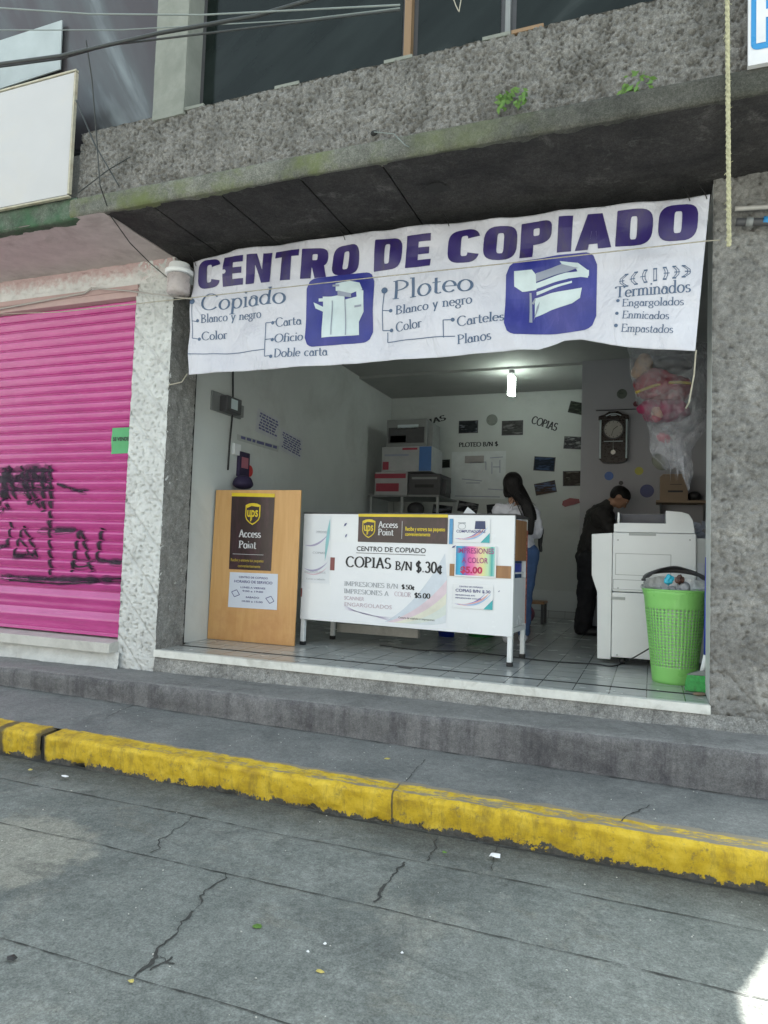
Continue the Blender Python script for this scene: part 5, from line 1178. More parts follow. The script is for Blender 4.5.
for i in range(14):
    c_ = Vector((xb+random.uniform(.0, .10), CY+.45+random.uniform(0, .25), zt_-.05+random.uniform(0, .15))); u = Vector((random.uniform(-1, 1), random.uniform(-1, 1), random.uniform(-.6, .6))).normalized()*.05; v = u.orthogonal().normalized()*.04
    g.add([c_-u, c_-v, c_+u, c_+v], [(0, 1, 2, 3)])
tag(g.build('paper_pile', M['paperblue']), 'pile of crumpled papers behind the right end of the copier', 'papers')
# power cord on the floor
P = [PZ(380, 645, .006), PZ(420, 650, .006), PZ(470, 652, .006), PZ(530, 659, .006), PZ(560, 662, .006), PZ(595, 664, .006), PZ(612, 666, .006), PZ(625, 662, .02), PY(640, 654, .95), PY(655, 645, .9)]
def smoothp(P, n=8):
    out = []
    for i in range(len(P)-1):
        p0 = P[max(i-1, 0)]; p1 = P[i]; p2 = P[i+1]; p3 = P[min(i+2, len(P)-1)]
        for j in range(n):
            t = j/n; out.append(.5*((2*p1)+(p2-p0)*t+(2*p0-5*p1+4*p2-p3)*t*t+(3*p1-p0-3*p2+p3)*t**3))
    return out+[P[-1]]
g = G(); g.tube(smoothp(P), .005, 6); tag(g.build('power_cord', M['black'], smooth=True), 'black power cord running over the tiles from the copier to the counter', 'cord')

# ================================================================== GREEN WASTE BIN
bc = Vector((.145, .70, 0)); zr = .61; rb_, rt_ = .135, .198
bn = thing('waste_bin', 'light green perforated plastic waste bin in front of the photocopier', 'bin', bc)
g = G(); nu = 92; rows = []; z = 0
hz0, hz1 = .10, .485
zl_ = [0, .02, .04, .06, .08, hz0]
nr = 19
for i in range(nr):
    zl_ += [hz0+(hz1-hz0)*(i+.42)/nr, hz0+(hz1-hz0)*(i+1)/nr]
zl_ += [.5, .53, .56, .585, zr]
def binp(i, z):
    rr = rb_+(rt_-rb_)*(z/zr)+(.006 if z > .58 else 0); a = 2*PI*i/nu; return (bc.x+rr*math.cos(a), bc.y+rr*math.sin(a)*.92, z)
vs = [binp(i, z) for z in zl_ for i in range(nu)]; fs = []
for j in range(len(zl_)-1):
    hole_row = 5 <= j < 5+2*nr and (j-5) % 2 == 1
    for i in range(nu):
        if hole_row and i % 2: continue
        fs.append((j*nu+i, j*nu+(i+1) % nu, (j+1)*nu+(i+1) % nu, (j+1)*nu+i))
fs.append(tuple(range(nu-1, -1, -1)))
g.add(vs, fs); g.build('basket', M['green_pl'], bn, smooth=True, solid=.003)
g = G(); g.lathe([(rt_+.003, zr-.012), (rt_+.012, zr-.008), (rt_+.012, zr), (rt_, zr+.003)], bc, 48, 1, .92, cap=False); g.build('rim', M['green_pl'], bn, smooth=True)
bg = thing('bin_bag', 'crumpled clear bag lining the green bin and standing up over its rim', 'bag', bc+Vector((0, 0, .05)))
g = G(); 
def bagf(u, v):
    a = 2*PI*u; z = .06+(.575+.055*max(-.6, math.sin(a)))*v; rr = (rb_+(rt_-rb_)*min(1, z/zr))*(.93 if z < zr else .99-.05*(z-zr)/.1)
    n_ = noise.noise(Vector((math.cos(a)*3, math.sin(a)*3, z*9)))*.024+noise.noise(Vector((math.cos(a)*8, math.sin(a)*8, z*22)))*.007
    if z > zr: rr += .012+.5*n_
    else: n_ *= .35
    return (bc.x+(rr+n_)*math.cos(a), bc.y+(rr+n_)*math.sin(a)*.92, z+(.02*noise.noise(Vector((math.cos(a)*2, math.sin(a)*2, 5))) if v > .9 else 0))
g.grid(bagf, 120, 50); g.build('sheet', M['linerbag'], bg, smooth=True)
tr = G()
for i in range(26):
    a = random.uniform(0, 6.28); rr = random.uniform(0, .13); tr.ell((bc.x+rr*math.cos(a), bc.y+rr*math.sin(a), .45+random.uniform(0, .18)), random.uniform(.03, .06), random.uniform(.03, .05), random.uniform(.02, .045), random.random()*3, random.random()*2, 8, 6)
tag(tr.build('rubbish', M['greyink']), 'crumpled paper rubbish filling the green bin', 'rubbish')
p = PY(669, 580, .62); g = G(); g.ell((p.x, .60, p.z), .028, .02, .036, .3, .2, 12, 8)
tag(g.build('wrapper', M['cyan'], remesh=.005, smooth_it=1, disp=.03, dscale=.02), 'bright blue crumpled wrapper on top of the bin', 'wrapper')
p = PY(680, 580, .62); g = G(); g.ell((p.x, .61, p.z), .036, .025, .03, 1, .5, 12, 8); tag(g.build('wrapper', plain('brown_wrapper', (.12, .06, .05), .3, .8, 30), remesh=.006, smooth_it=1, disp=.03, dscale=.02), 'dark brown crumpled wrapper on top of the bin', 'wrapper')
g = G(); lidr = []
def lid(u, v):
    a = PI*(-.04+1.08*u); cr = math.sin(PI*u)**.5; pr_ = ((.0, -.012), (.012, -.004), (.012, .012), (-.03, .026), (-.09, .034)); t = v*4; i = min(3, int(t)); k = t-i
    dr = pr_[i][0]*(1-k)+pr_[i+1][0]*k; dz = pr_[i][1]*(1-k)+pr_[i+1][1]*k; rr = rt_+dr*cr; dz *= cr
    if math.sin(a) < 0: dr = min(dr, .012); rr = rt_+max(dr, -.012)
    return (bc.x+rr*math.cos(a), bc.y+.0+rr*math.sin(a)*.92, zr+.058+.062*math.sin(a)+dz)
g.grid(lid, 64, 8); g.build('lid_frame', M['dkgrey'], bn, smooth=True, solid=.004)
# ================================================================== BRUSH WITH BLUE HANDLE
hp = PY(696, 690, .42)
br = thing('hand_broom', 'green bristled broom with a blue handle standing by the grey pier', 'broom', (hp.x, .42, 0))
g = G()
b0 = PY(684, 692, .40); b1 = PY(706, 693, .40); zt2_ = PY(690, 674, .4).z
for i in range(420):
    u = random.random(); v = random.uniform(-1, 1); x = b0.x+.008+(b1.x-b0.x-.012)*u; yb = .40+.03*v
    top = Vector((b0.x+.022+(b1.x-b0.x-.03)*u, .40+.016*v, zt2_)); bot = Vector((x+random.uniform(-.004, .004), yb-.01, .006+random.uniform(0, .008)))
    g.tube([bot, (top+bot)/2+Vector((-.004, 0, 0)), top], .0028, 3, cap=False)
g.box(b0.x+.02, b1.x-.012, .386, .414, .02, zt2_); g.build('bristles', plain('green_bristles', (.03, .36, .07), .4, .25, 50), br)
g = G(); g.prism([(b0.x+.012, zt2_-.004), (b1.x+.0, zt2_-.002), (b1.x-.008, zt2_+.035), (b0.x+.04, zt2_+.008)], .38, .42); g.build('brush_head', M['grey'], br, bevel=.004)
h0 = PY(702, 672, .4); h1 = PY(705.5, 655, .4); h2 = PY(707, 570, .42)
g = G(); g.tube([h0, h1], [.014, .012], 10); g.build('socket', M['white_metal'], br, smooth=True)
g = G(); g.tube([h1, Vector((h1.x+.006, .42, h1.z+.6))], .011, 10); g.build('handle', M['blue_pl'], br, smooth=True)
p = PZ(699, 696, .0); g = G(); g.ell((p.x, p.y, .012), .04, .02, .01, .4, 0, 10, 6); tag(g.build('scrap', M['cardboard']), 'flattened brown scrap on the tiles beside the broom', 'scrap')
p = PZ(405, 668, .0); g = G(); g.add([(p.x-.06, p.y-.015, .005), (p.x+.05, p.y-.03, .004), (p.x+.06, p.y+.02, .008), (p.x-.03, p.y+.03, .005)], [(0, 1, 2, 3)]); tag(g.build('scrap', M['dkgrey']), 'small dark scrap lying on the dark floor line', 'scrap')

# ================================================================== LEFT WALL
WX = XW
eb = thing('meter_box', 'grey electricity meter box with a lit window, high on the left inner wall', 'meter box')
bpy.data.objects.remove(eb)
a = PX(212, 393, WX); b = PX(238, 418, WX)
eb = thing('meter_box', 'dark grey electric meter box high on the left inner wall beside the shop opening', 'meter box', (WX, (a.y+b.y)/2, b.z))
g = G(); g.box(WX, WX+.02, a.y-.02, b.y+.02, b.z-.01, a.z+.02); g.build('back_plate', M['wood'] if 0 else M['grey'], eb, bevel=.003)
g = G(); g.box(WX+.02, WX+.10, a.y+.09, b.y-.10, b.z+.0, a.z-.0); g.build('housing', M['dkgrey'], eb, bevel=.006)
g = G(); g.box(WX+.10, WX+.104, a.y+.15, b.y-.17, b.z+.03, a.z-.02); g.build('window', M['icon_w'], eb)
g = G(); g.box(WX+.02, WX+.06, b.y-.09, b.y, b.z, a.z-.03); g.build('switch', M['grey'], eb, bevel=.003)
cable('wall_cable', [PX(233, 362, WX+.02), PX(233, 395, WX+.02), PX(232, 420, WX+.02), PX(230, 440, WX+.02), PX(228, 470, WX+.02)], .008, M['black'], 'black cable running down the left inner wall past the meter box')
g = G(); a = PX(232, 443, WX); b = PX(238, 456, WX); g.box(WX, WX+.03, a.y, b.y, b.z, a.z); tag(g.build('socket_box', M['white_metal'], bevel=.004), 'white socket box under the meter box on the left inner wall', 'socket')
a = PX(237, 451, WX); b = PX(246, 478, WX); hp_ = thing('hanging_pouch', 'narrow dark pouch with pink print hanging on the left inner wall above the board', 'pouch', (WX, (a.y+b.y)/2, b.z))
g = G(); g.box(WX, WX+.035, a.y, b.y, b.z, a.z); g.build('pouch', M['darkcard'], hp_, bevel=.006)
g = G(); g.box(WX+.035, WX+.038, a.y+.03, b.y-.03, b.z+.08, a.z-.05); g.build('print', ink('pink_print', (.45, .15, .2)), hp_)
p = PX(250, 471, WX+.03); g = G(); g.tube([(WX, p.y, p.z), (WX+.03, p.y, p.z)], .055, 24); tag(g.build('round_knob', M['red'], bevel=.004), 'round red disc on the left inner wall above the board', 'disc')
p = PX(243, 484, WX+.10); g = G(); g.ell((WX+.10, p.y, p.z), .09, .11, .05); g.ell((WX+.10, p.y, p.z+.03), .08, .09, .05); tag(g.build('cap', M['darkcard'], remesh=.012), 'dark navy cap hanging on the left inner wall, half hidden by the board', 'cap')
def wallpaper_(pts, label, lines, m=M['paperblue'], name='notice'):
    Q = [PX(a, b, WX+.002) for a, b in pts]; t = thing(name, label, name, Q[0])
    g = G(); g.add(Q, [(0, 1, 2, 3)]); g.build('sheet', m, t)
    g = G()
    for i in range(lines):
        v0 = .12+.76*i/lines; v1 = v0+.46/lines
        n = random.randint(3, 6); u = .08+random.uniform(0, .1)
        while u < .85:
            du = random.uniform(.06, .18)
            f = lambda u_, v_: (Q[0].lerp(Q[1], u_)).lerp(Q[3].lerp(Q[2], u_), v_)+Vector((.002, 0, 0))
            g.add([f(u, v0), f(min(.95, u+du), v0), f(min(.95, u+du), v1), f(u, v1)], [(0, 1, 2, 3)]); u += du+.03
    g.build('lettering', M['violetink'], t)
wallpaper_([(258, 408), (280, 420), (277, 441), (255, 431)], 'upper notice with dark lettering on the left inner wall', 6, plain('faint_notice', (.57, .59, .62), .6))
wallpaper_([(281, 428), (303, 440), (301, 461), (279, 449)], 'notice with ruled lines, farthest in on the left inner wall', 7, plain('faint_notice', (.57, .59, .62), .6))
wallpaper_([(237, 434), (279, 446), (278, 452), (237, 440)], 'long one-line sign on the left inner wall below the upper notice', 1, M['wall_in'], 'sign')
# ================================================================== BACK WALL
def onwall(Y): return SO(Y)
def photo(px0, py0, px1, py1, tilt, label, Y=BY, sky=(.2, .22, .26), land=(.03, .035, .04), seed=0):
    a = PY(px0, py0, Y); b = PY(px1, py1, Y); cx, cz = (a.x+b.x)/2, (a.z+b.z)/2; w, h = abs(b.x-a.x)/2, abs(a.z-b.z)/2
    t = math.radians(tilt); g = G()
    def R_(x, z): return (cx+x*math.cos(t)-z*math.sin(t), cz+x*math.sin(t)+z*math.cos(t))
    c = [R_(-w, -h), R_(w, -h), R_(w, h), R_(-w, h)]
    root = thing('photo_print', label, 'photo', (cx, Y, cz-h), 0, 'photos pinned on the back wall')
    g.prism(c, Y-.008, Y-.002); g.build('border', M['dkgrey'], root)
    g = G(); c = [R_(-w*.93, -h*.9), R_(w*.93, -h*.9), R_(w*.93, h*.9), R_(-w*.93, h*.9)]
    g.add([(x, Y-.0095, z) for x, z in c], [(0, 1, 2, 3)]); g.build('picture', pic('picture_%d' % seed, seed, sky, land), root)
photo(459, 421, 478, 433, 0, 'dark photo, upper left one on the back wall, left of the grey disc', seed=1)
photo(502, 421, 523, 435, 0, 'greyish photo just right of the grey disc on the back wall', seed=2, land=(.08, .08, .08), sky=(.16, .16, .16))
photo(569, 403, 589, 414, -14, 'tilted dark greenish photo, highest and nearest the pendulum clock', seed=3, land=(.05, .06, .05), sky=(.1, .12, .09))
photo(564, 437, 587, 449, -4, 'photo with a pale streak, between the highest tilted one and the one of a street', seed=4, sky=(.35, .36, .36), land=(.06, .06, .07))
photo(534, 457, 555, 471, -4, 'dark blue seascape photo above the long haired person', seed=5, sky=(.04, .07, .14), land=(.02, .03, .05))
photo(535, 482, 556, 494, 11, 'tilted photo of blue sky over brown land, right of the long haired person', seed=6, sky=(.1, .14, .24), land=(.09, .06, .05))
photo(563, 471, 590, 486, 1, 'wide brownish street photo left of the bending person', seed=7, sky=(.16, .15, .13), land=(.06, .05, .045))
photo(432, 460, 450, 468, 2, 'small dark photo just right of the stacked printer boxes', seed=8, land=(.02, .025, .02), sky=(.07, .08, .07))
photo(433, 505, 452, 515, -7, 'dark photo low on the back wall, leftmost above the counter top', seed=9)
photo(458, 502, 478, 513, -10, 'dark tilted photo low on the back wall behind the folded paper', seed=10, land=(.03, .03, .04), sky=(.18, .18, .19))
photo(487, 504, 500, 515, 6, 'dark photo low on the back wall just left of the long haired person', seed=11)
p0 = PY(571, 503, BY); g = G(); g.prism([PY(a, b, BY).xz if 0 else (PY(a, b, BY).x, PY(a, b, BY).z) for a, b in ((562, 505), (565, 507), (580, 503), (579, 499), (570, 498), (563, 501))], BY-.01, BY-.002); tag(g.build('cutout', ink('dark_red_print', (.22, .03, .04))), 'dark red car-shaped cut-out on the back wall below the street photo', 'cutout')
def disc(px, py, r_, Y, m, label):
    p = PY(px, py, Y); g = G(); g.tube([(p.x, Y-.008, p.z), (p.x, Y-.001, p.z)], r_, 28); tag(g.build('paper_disc', m), label, 'disc')
disc(492, 420, .078, BY, plain('disc_grey', (.2, .22, .2), .3), 'grey disc between two photos at the top of the back wall')
disc(622, 394, .055, 3.8, plain('disc_dark', (.13, .15, .13), .3), 'dark grey disc above the pendulum clock')
disc(609, 476, .048, 3.8, ink('disc_blue', (.03, .12, .42)), 'bright blue disc under the pendulum clock')
disc(647, 491, .072, 3.8, ink('disc_navy', (.03, .045, .2)), 'large navy blue disc right of the bending person')
disc(639, 471, .045, 3.8, ink('disc_yellow', (.5, .48, .08)), 'yellow disc below and right of the pendulum clock')
disc(621, 483, .024, 3.8, M['dkgrey'], 'tiny dark disc just over the head of the bending person')
disc(636, 404, .03, 3.8, ink('disc_red', (.2, .04, .06)), 'small dark red disc right of the pendulum clock')
def wlet(text, a, b, h, rot, label, Y=BY, m='blackink', th=.24):
    p = PY(*a, Y); q = PY(*b, Y); k = Ink(SO(Y)); k.rroman(text, p.x, p.z, math.hypot(q.x-p.x, q.z-p.z), h, .003, math.atan2(q.z-p.z, q.x-p.x), thick=th, thin=.12)
    o = k.g.build('wall_lettering', M[m]); tag(o, label, 'lettering')
wlet('COPIAS', (531, 423), (556, 431), .10, 0, 'black letters COPIAS slanting down on the back wall right of the bulb')
wlet('COPIAS', (408, 430), (446, 420), .075, 0, 'small COPIAS lettering on the back wall, partly behind the printers', m='greyink' if 0 else 'blackink')
wlet('PLOTEO B/N $', (459, 447), (498, 446), .06, 0, 'black PLOTEO lettering between the photos and the plan sheet')
# plan sheet with drawings
ps = thing('plan_sheet', 'large pale drawing sheet with small technical sketches on the back wall', 'drawing', (-2.2, BY, 1.5))
a = PY(452, 452, BY); b = PY(505, 499, BY); g = G(); g.box(a.x, b.x, BY-.004, BY-.001, b.z, a.z); g.build('sheet', plain('plan_paper', (.56, .59, .6), .6), ps)
for P in ([(470, 463), (486, 462), (486, 470)], [(492, 462), (492, 474)], [(500, 460), (500, 473)], [(493, 467), (500, 467)], [(462, 479), (482, 481)], [(466, 483), (480, 483)], [(488, 489), (503, 490)], [(490, 452+6), (503, 457)], [(455, 496), (500, 497)]): k = Ink(SO(BY-.004)); k.line([(PY(*p, BY).x, PY(*p, BY).z) for p in P], .012, .002); k.build('sketch', M['icon_g'], ps)
k = Ink(SO(BY-.004)); p = PY(465, 456, BY); k.rect(p.x, p.x+.27, p.z-.1, p.z, .002); k.build('title_block', plain('pink_grey_print', (.3, .28, .28), .6), ps)
# long thin banner text beside PLOTEO
# ================================================================== PENDULUM CLOCK
CYW = 3.8
a = PY(598, 414, CYW); b = PY(630, 464, CYW); cx = (a.x+b.x)/2
ck = thing('pendulum_clock', 'dark wooden pendulum wall clock with a round dial', 'clock', (cx, CYW, b.z))
hw = (b.x-a.x)/2*.92; z0 = b.z; z1 = a.z
g = G(); g.box(cx-hw*.8, cx+hw*.8, CYW-.10, CYW-.002, z0+.03, z1-.06)
g.prism([(cx-hw, z1-.09), (cx+hw, z1-.09), (cx+hw, z1-.05), (cx+hw*.6, z1-.03), (cx+hw*.3, z1-.0), (cx-hw*.3, z1-.0), (cx-hw*.6, z1-.03), (cx-hw, z1-.05)], CYW-.12, CYW-.002)
g.prism([(cx-hw*.95, z0+.05), (cx-hw*.7, z0+.01), (cx-hw*.3, z0), (cx+hw*.3, z0), (cx+hw*.7, z0+.01), (cx+hw*.95, z0+.05)], CYW-.12, CYW-.002)
g.build('case', plain('dark_lacquered_wood', (.022, .014, .012), .3, .3, 20), ck, bevel=.004)
for s_ in (-1, 1):
    g = G(); x_ = cx+s_*hw*.86; g.tube([(x_, CYW-.10, z0+.05), (x_, CYW-.10, z0+.12), (x_, CYW-.10, z1-.16), (x_, CYW-.10, z1-.09)], [.012, .009, .009, .012], 10); g.build('column', M['icon_w'], ck, smooth=True)
cz = z1-.20; g = G(); g.tube([(cx, CYW-.108, cz), (cx, CYW-.1, cz)], .098, 36); g.build('dial', plain('clock_dial', (.3, .29, .26), .4), ck)
g = G(); g.tube([(cx, CYW-.113, cz), (cx, CYW-.1, cz)], .106, 36); g.build('bezel', M['dkgrey'], ck)
g = G(); g.tube([(cx, CYW-.115, cz), (cx, CYW-.108, cz)], .096, 36); g.build('dial_face', plain('clock_dial2', (.34, .33, .3), .4), ck)
k = Ink(SO(CYW-.115)); k.line([(cx, cz), (cx+.045, cz+.035)], .007); k.line([(cx, cz), (cx-.02, cz-.07)], .005)
for i in range(12): t = i*PI/6; k.line([(cx+.078*math.cos(t), cz+.078*math.sin(t)), (cx+.09*math.cos(t), cz+.09*math.sin(t))], .006)
k.build('hands', M['blackink'], ck)
g = G(); g.tube([(cx, CYW-.106, cz-.12), (cx, CYW-.106, z0+.13)], .003, 6); g.tube([(cx, CYW-.112, z0+.12), (cx, CYW-.103, z0+.12)], .026, 20); g.build('pendulum', plain('brass', (.6, .6, .55), .25, metal=1), ck)
k = Ink(SO(CYW-.122)); k.line([(cx-.08, z1-.05), (cx-.03, z1-.03), (cx+.03, z1-.03), (cx+.08, z1-.05)], .01); k.line([(cx-.03, z1-.045), (cx+.03, z1-.045)], .008); k.build('carving', M['icon_w'], ck)
k = Ink(SO(CYW-.102)); k.rect(cx-.1, cx+.1, cz-.135, cz-.128, .002); k.build('rail', M['icon_w'], ck)
g = G(); a = PY(596, 411, CYW); b = PY(642, 411, CYW); g.tube([(a.x, CYW-.02, a.z), (b.x, CYW-.02, a.z-.0)], .006, 6); tag(g.build('hanging_rail', M['dkgrey']), 'thin dark rail on the wall just above the pendulum clock', 'rail')
# ================================================================== LAMP
bp_ = PZ(512, 368, CZ-.002)
bpx = bp_.x; bpy_ = bp_.y
lm = thing('ceiling_bulb', 'lit compact fluorescent bulb hanging from the shop ceiling', 'lamp', (bpx, bpy_, CZ-.3))
zb0 = PY(512, 396, bpy_).z; zb1 = PY(512, 376, bpy_).z
g = G(); g.lathe([(.07, CZ-.02), (.07, CZ-.002)], (bpx, bpy_, 0), 20); g.lathe([(.035, zb1+.03), (.035, CZ-.02)], (bpx, bpy_, 0), 16); g.build('holder', M['grey'], lm, smooth=False, bevel=.004)
g = G(); g.lathe([(.028, zb1-.005), (.03, zb1+.03)], (bpx, bpy_, 0), 16); g.build('base', M['white_metal'], lm)
g = G()
for s_ in range(1):
    pts = [Vector((bpx+.036*math.cos(i*.6), bpy_+.036*math.sin(i*.6), zb0+.01+(zb1-zb0-.015)*i/80)) for i in range(81)]
    g.tube(pts, .013, 8)
g.build('spiral_tube', M['bulb'], lm, smooth=True)
# ================================================================== SHELF WITH PRINTERS (back left)
def YB(px0, py0, px1, py1, Y): a = PY(px0, py0, Y); b = PY(px1, py1, Y); return a.x, b.x, b.z, a.z
SY = 4.15
sf = thing('shelf_rack', 'pale metal rack in the back left corner carrying printer boxes', 'shelf', (-3.1, 4.5, 0))
x0, x1, z0, z1 = YB(375, 492, 447, 497, SY)
g = G(); g.box(-3.5, x1-.1, SY-.02, 5.0, z0-.0, z0+.025); g.build('board', M['grey'], sf, bevel=.003)
for x_ in (-3.48, -3.05, x1-.14):
    for y_ in (SY, 4.95): g = G(); g.box(x_, x_+.03, y_, y_+.03, 0, z0-.001); g.build('leg', M['copier3'], sf)
sz = z0+.025
def carton(name, px0, py0, px1, py1, zb, m, label, cat, dep=.5, Y=SY, cols=()):
    x0, x1, z0, z1 = YB(px0, py0, px1, py1, Y); t = thing(name, label, cat, ((x0+x1)/2, Y, zb))
    g = G(); g.box(x0, x1, Y, Y+dep, zb, z1); g.build('body', m, t, bevel=.005)
    for nm, (u0, u1, v0, v1), mm in cols:
        g = G(); g.box(x0+(x1-x0)*u0, x0+(x1-x0)*u1, Y-.004, Y-.0005, zb+(z1-zb)*v0, zb+(z1-zb)*v1); g.build(nm, mm, t)
    return t, (x0, x1, z1)
redp = ink('red_carton_print', (.35, .04, .07)); bluep = ink('blue_carton_print', (.05, .16, .42))
t, e = carton('printer_carton', 375, 472, 407, 491, sz, plain('carton_white', (.4, .4, .41), .7), 'white printer carton with red bands, lowest on the corner rack', 'box', cols=(('red_band', (.0, .95, .72, .92), redp), ('red_band', (.05, .75, .15, .5), redp)))
z_c = e[2]
t, e2 = carton('printer', 409, 474, 440, 492, sz, M['dkgrey'], 'dark printer beside the lowest white carton on the corner rack', 'printer', cols=(('paper_slot', (.2, .8, .35, .5), M['black']), ('panel', (.1, .9, .75, .85), M['grey'])))
g = G(); g.prismx([(SY+.05, sz+.02), (SY+.35, sz+.05), (SY+.3, e2[2]-.03), (SY+.1, e2[2]-.06)], e2[1]+.002, e2[1]+.05); g.build('side_cover', M['dkgrey'], t, bevel=.004)
t, e = carton('toner_carton', 382, 447, 431, 470, max(z_c, e2[2])+.001, plain('carton_pale', (.38, .39, .4), .7), 'large white and blue carton in the middle of the corner rack stack', 'box', cols=(('blue_end', (.76, 1.0, .02, .98), bluep), ('red_print', (.03, .15, .08, .4), redp), ('red_print', (.42, .72, .86, .94), redp), ('lettering', (.06, .55, .62, .7), M['icon_g'])))
t, e = carton('printer', 387, 420, 426, 446, e[2]+.001, M['grey'], 'grey printer on top of the stack in the corner', 'printer', cols=(('paper_slot', (.05, .95, .12, .7), M['dkgrey']), ('label', (.28, .8, .66, .80), M['icon_w']), ('output_tray', (.1, .5, .15, .4), M['black'])))
g = G(); g.prismx([(SY+.05, e[2]-.42), (SY+.45, e[2]-.4), (SY+.4, e[2]-.04), (SY+.1, e[2]-.04)], e[1]+.002, e[1]+.06); g.build('side_cover', M['grey'], t, bevel=.004)
g = G(); x0, x1, z0, z1 = YB(402, 499, 420, 513, SY); g.ell(((x0+x1)/2, SY+.2, z0+.06), .12, .1, .1); tag(g.build('bundle', M['dkgrey'], remesh=.02), 'dark bundle under the corner rack board', 'bundle')
# right-hand shelf
rs = thing('wall_shelf', 'narrow wooden shelf on the right part of the back wall', 'shelf', (.3, 3.7, 1.4))
x0, x1, z0, z1 = YB(656, 500, 703, 503, 3.5)
g = G(); g.box(x0, .618, 3.5, 3.798, z0, z1); g.build('board', M['cardboard'], rs, bevel=.003)
for x_ in (x0+.04, .5): g = G(); g.prismx([(3.55, z0-.001), (3.797, z0-.18), (3.797, z0-.001)], x_, x_+.015); g.build('bracket', M['grey'], rs)
t = thing('cardboard_box', 'brown cardboard box with dark print on the right-hand wall shelf', 'box', (.2, 3.55, z1)); a, b, c, e_ = YB(660, 474, 688, 499, 3.52)
g = G(); g.prism([(a, z1+.001), (b, z1+.001), (b, e_), (a+.03, e_), (a, e_-.03)], 3.52, 3.75); g.build('carton', M['cardboard'], t, bevel=.004)
k = Ink(SO(3.52)); k.rect(a+.08, b-.05, c+.07, c+.09); k.rect(a+.1, b-.06, c+.15, c+.155); k.build('printing', M['blackink'], t)
a, b, c, e_ = YB(688, 488, 702, 500, 3.52); g = G(); g.ell(((a+b)/2, 3.62, z1+.05), (b-a)/2, .08, .055); tag(g.build('bundle', M['black'], remesh=.012), 'small black bundle beside the cardboard box on the shelf', 'bundle')
t = G(); a, b, c, e_ = YB(659, 505, 699, 540, 3.5); t.box(a, .6, 3.5, 3.79, c-.4, z0-.2); tag(t.build('cabinet', M['wall_right'], bevel=.005), 'pale cabinet under the wall shelf behind the copier', 'cabinet')

# ================================================================== PLASTIC BAGS WITH STUFFED TOY
TY = .75
def bp(px, py, y=TY): return PY(px, py, y)
ty = thing('stuffed_toy', 'red and pink round stuffed toy inside the clear hanging bag', 'toy', bp(665, 430))
c = bp(662, 388); g = G(); g.ell(c, .19, .14, .12, 0, .25); g.build('body', plain('red_plush', (.22, .015, .03), .8, .4, 16, bmp=.4), ty, remesh=.012, disp=.07)
c = bp(664, 410); g = G(); g.ell(c, .17, .13, .085, 0, .1); g.build('skirt', plain('pink_plush', (.2, .015, .06), .8, .3, 16, bmp=.4), ty, remesh=.012, disp=.07)
g = G(); P = [bp(a, b) for a, b in ((636, 397), (655, 390), (675, 387), (690, 388))]; P = [Vector((p.x, TY-.135, p.z)) for p in P]; g.tube(smoothp(P), .010, 8); g.build('yellow_band', plain('yellow_felt', (.3, .22, .04), .8), ty, smooth=True)
c = bp(643, 367); g = G(); g.ell(c, .065, .06, .10, 0, .3); g.build('head', plain('beige_plush', (.34, .22, .14), .8, .2, 12), ty, remesh=.01, disp=.05)
c = bp(657, 415); g = G(); g.ell(c+Vector((0, -.10, 0)), .04, .03, .05); g.build('nose', plain('beige_plush2', (.36, .2, .15), .8), ty, remesh=.008, disp=.04)
c = bp(664, 438); g = G(); g.ell(c, .055, .05, .035, 0, .5); g.ell(bp(656, 421)+Vector((0, -.1, 0)), .04, .03, .03); g.build('foot', plain('crimson_plush', (.28, .01, .04), .7), ty, remesh=.008)
c = bp(672, 366); g = G(); g.ell(c, .13, .1, .06, 0, .1); g.build('hat', M['dkgrey'], ty, remesh=.012)
def crumple(name, outline, y, dep, m, label, seed, top=None):
    """bag skin: closed crumpled sheet built around an outline given on its plane"""
    P = [bp(a, b, y) for a, b in outline]; cx = sum(p.x for p in P)/len(P); cz = sum(p.z for p in P)/len(P); n = len(P)
    g = G()
    def f(u, v):
        t = u*n; i = int(t) % n; q = P[i].lerp(P[(i+1) % n], t-int(t)); a = v*PI
        s_ = math.sin(a)**.6; x = cx+(q.x-cx)*s_; z = cz+(q.z-cz)*s_; yy = y-dep*math.cos(a)
        v_ = Vector((x*6, yy*6, z*6+seed)); d_ = noise.noise(v_)*.035+abs(noise.noise(v_*2.7))*.035+abs(noise.noise(v_*6))*.012
        return (x+d_*.6, yy-d_, z+d_*.5)
    g.grid(f, 120, 60); return tag(g.build(name, m, smooth=False), label, 'bag')
crumple('plastic_bag', [(626, 344), (704, 344), (706, 395), (704, 418), (690, 436), (668, 436), (650, 432), (638, 405), (630, 375)], TY, .22, M['clearbag'], 'big clear plastic bag hanging under the banner around the red toy', 3)
crumple('plastic_bag', [(646, 425), (672, 420), (704, 408), (704, 430), (690, 452), (688, 492), (676, 470), (664, 472), (650, 452)], TY+.05, .10, bag_mat('milky_plastic', .34, (.5, .5, .54)), 'milky crumpled plastic bag below the big clear one', 8)
g = G()
for i in range(3):
    P = [bp(668+i*8, 428), bp(664+i*9, 445), bp(672+i*5, 470+i*6)]
    for j in range(5):
        a = P[1]+Vector((random.uniform(-.06, .06), random.uniform(-.1, .05), random.uniform(-.06, .06))); b = P[2]+Vector((random.uniform(-.05, .05), random.uniform(-.1, .05), random.uniform(-.08, .08)))
        g.add([P[0], a, b], [(0, 1, 2)])
tag(g.build('plastic_scrap', bag_mat('knotted_plastic', .4, (.5, .5, .54))), 'knotted shreds of clear plastic hanging from the two bags', 'plastic')
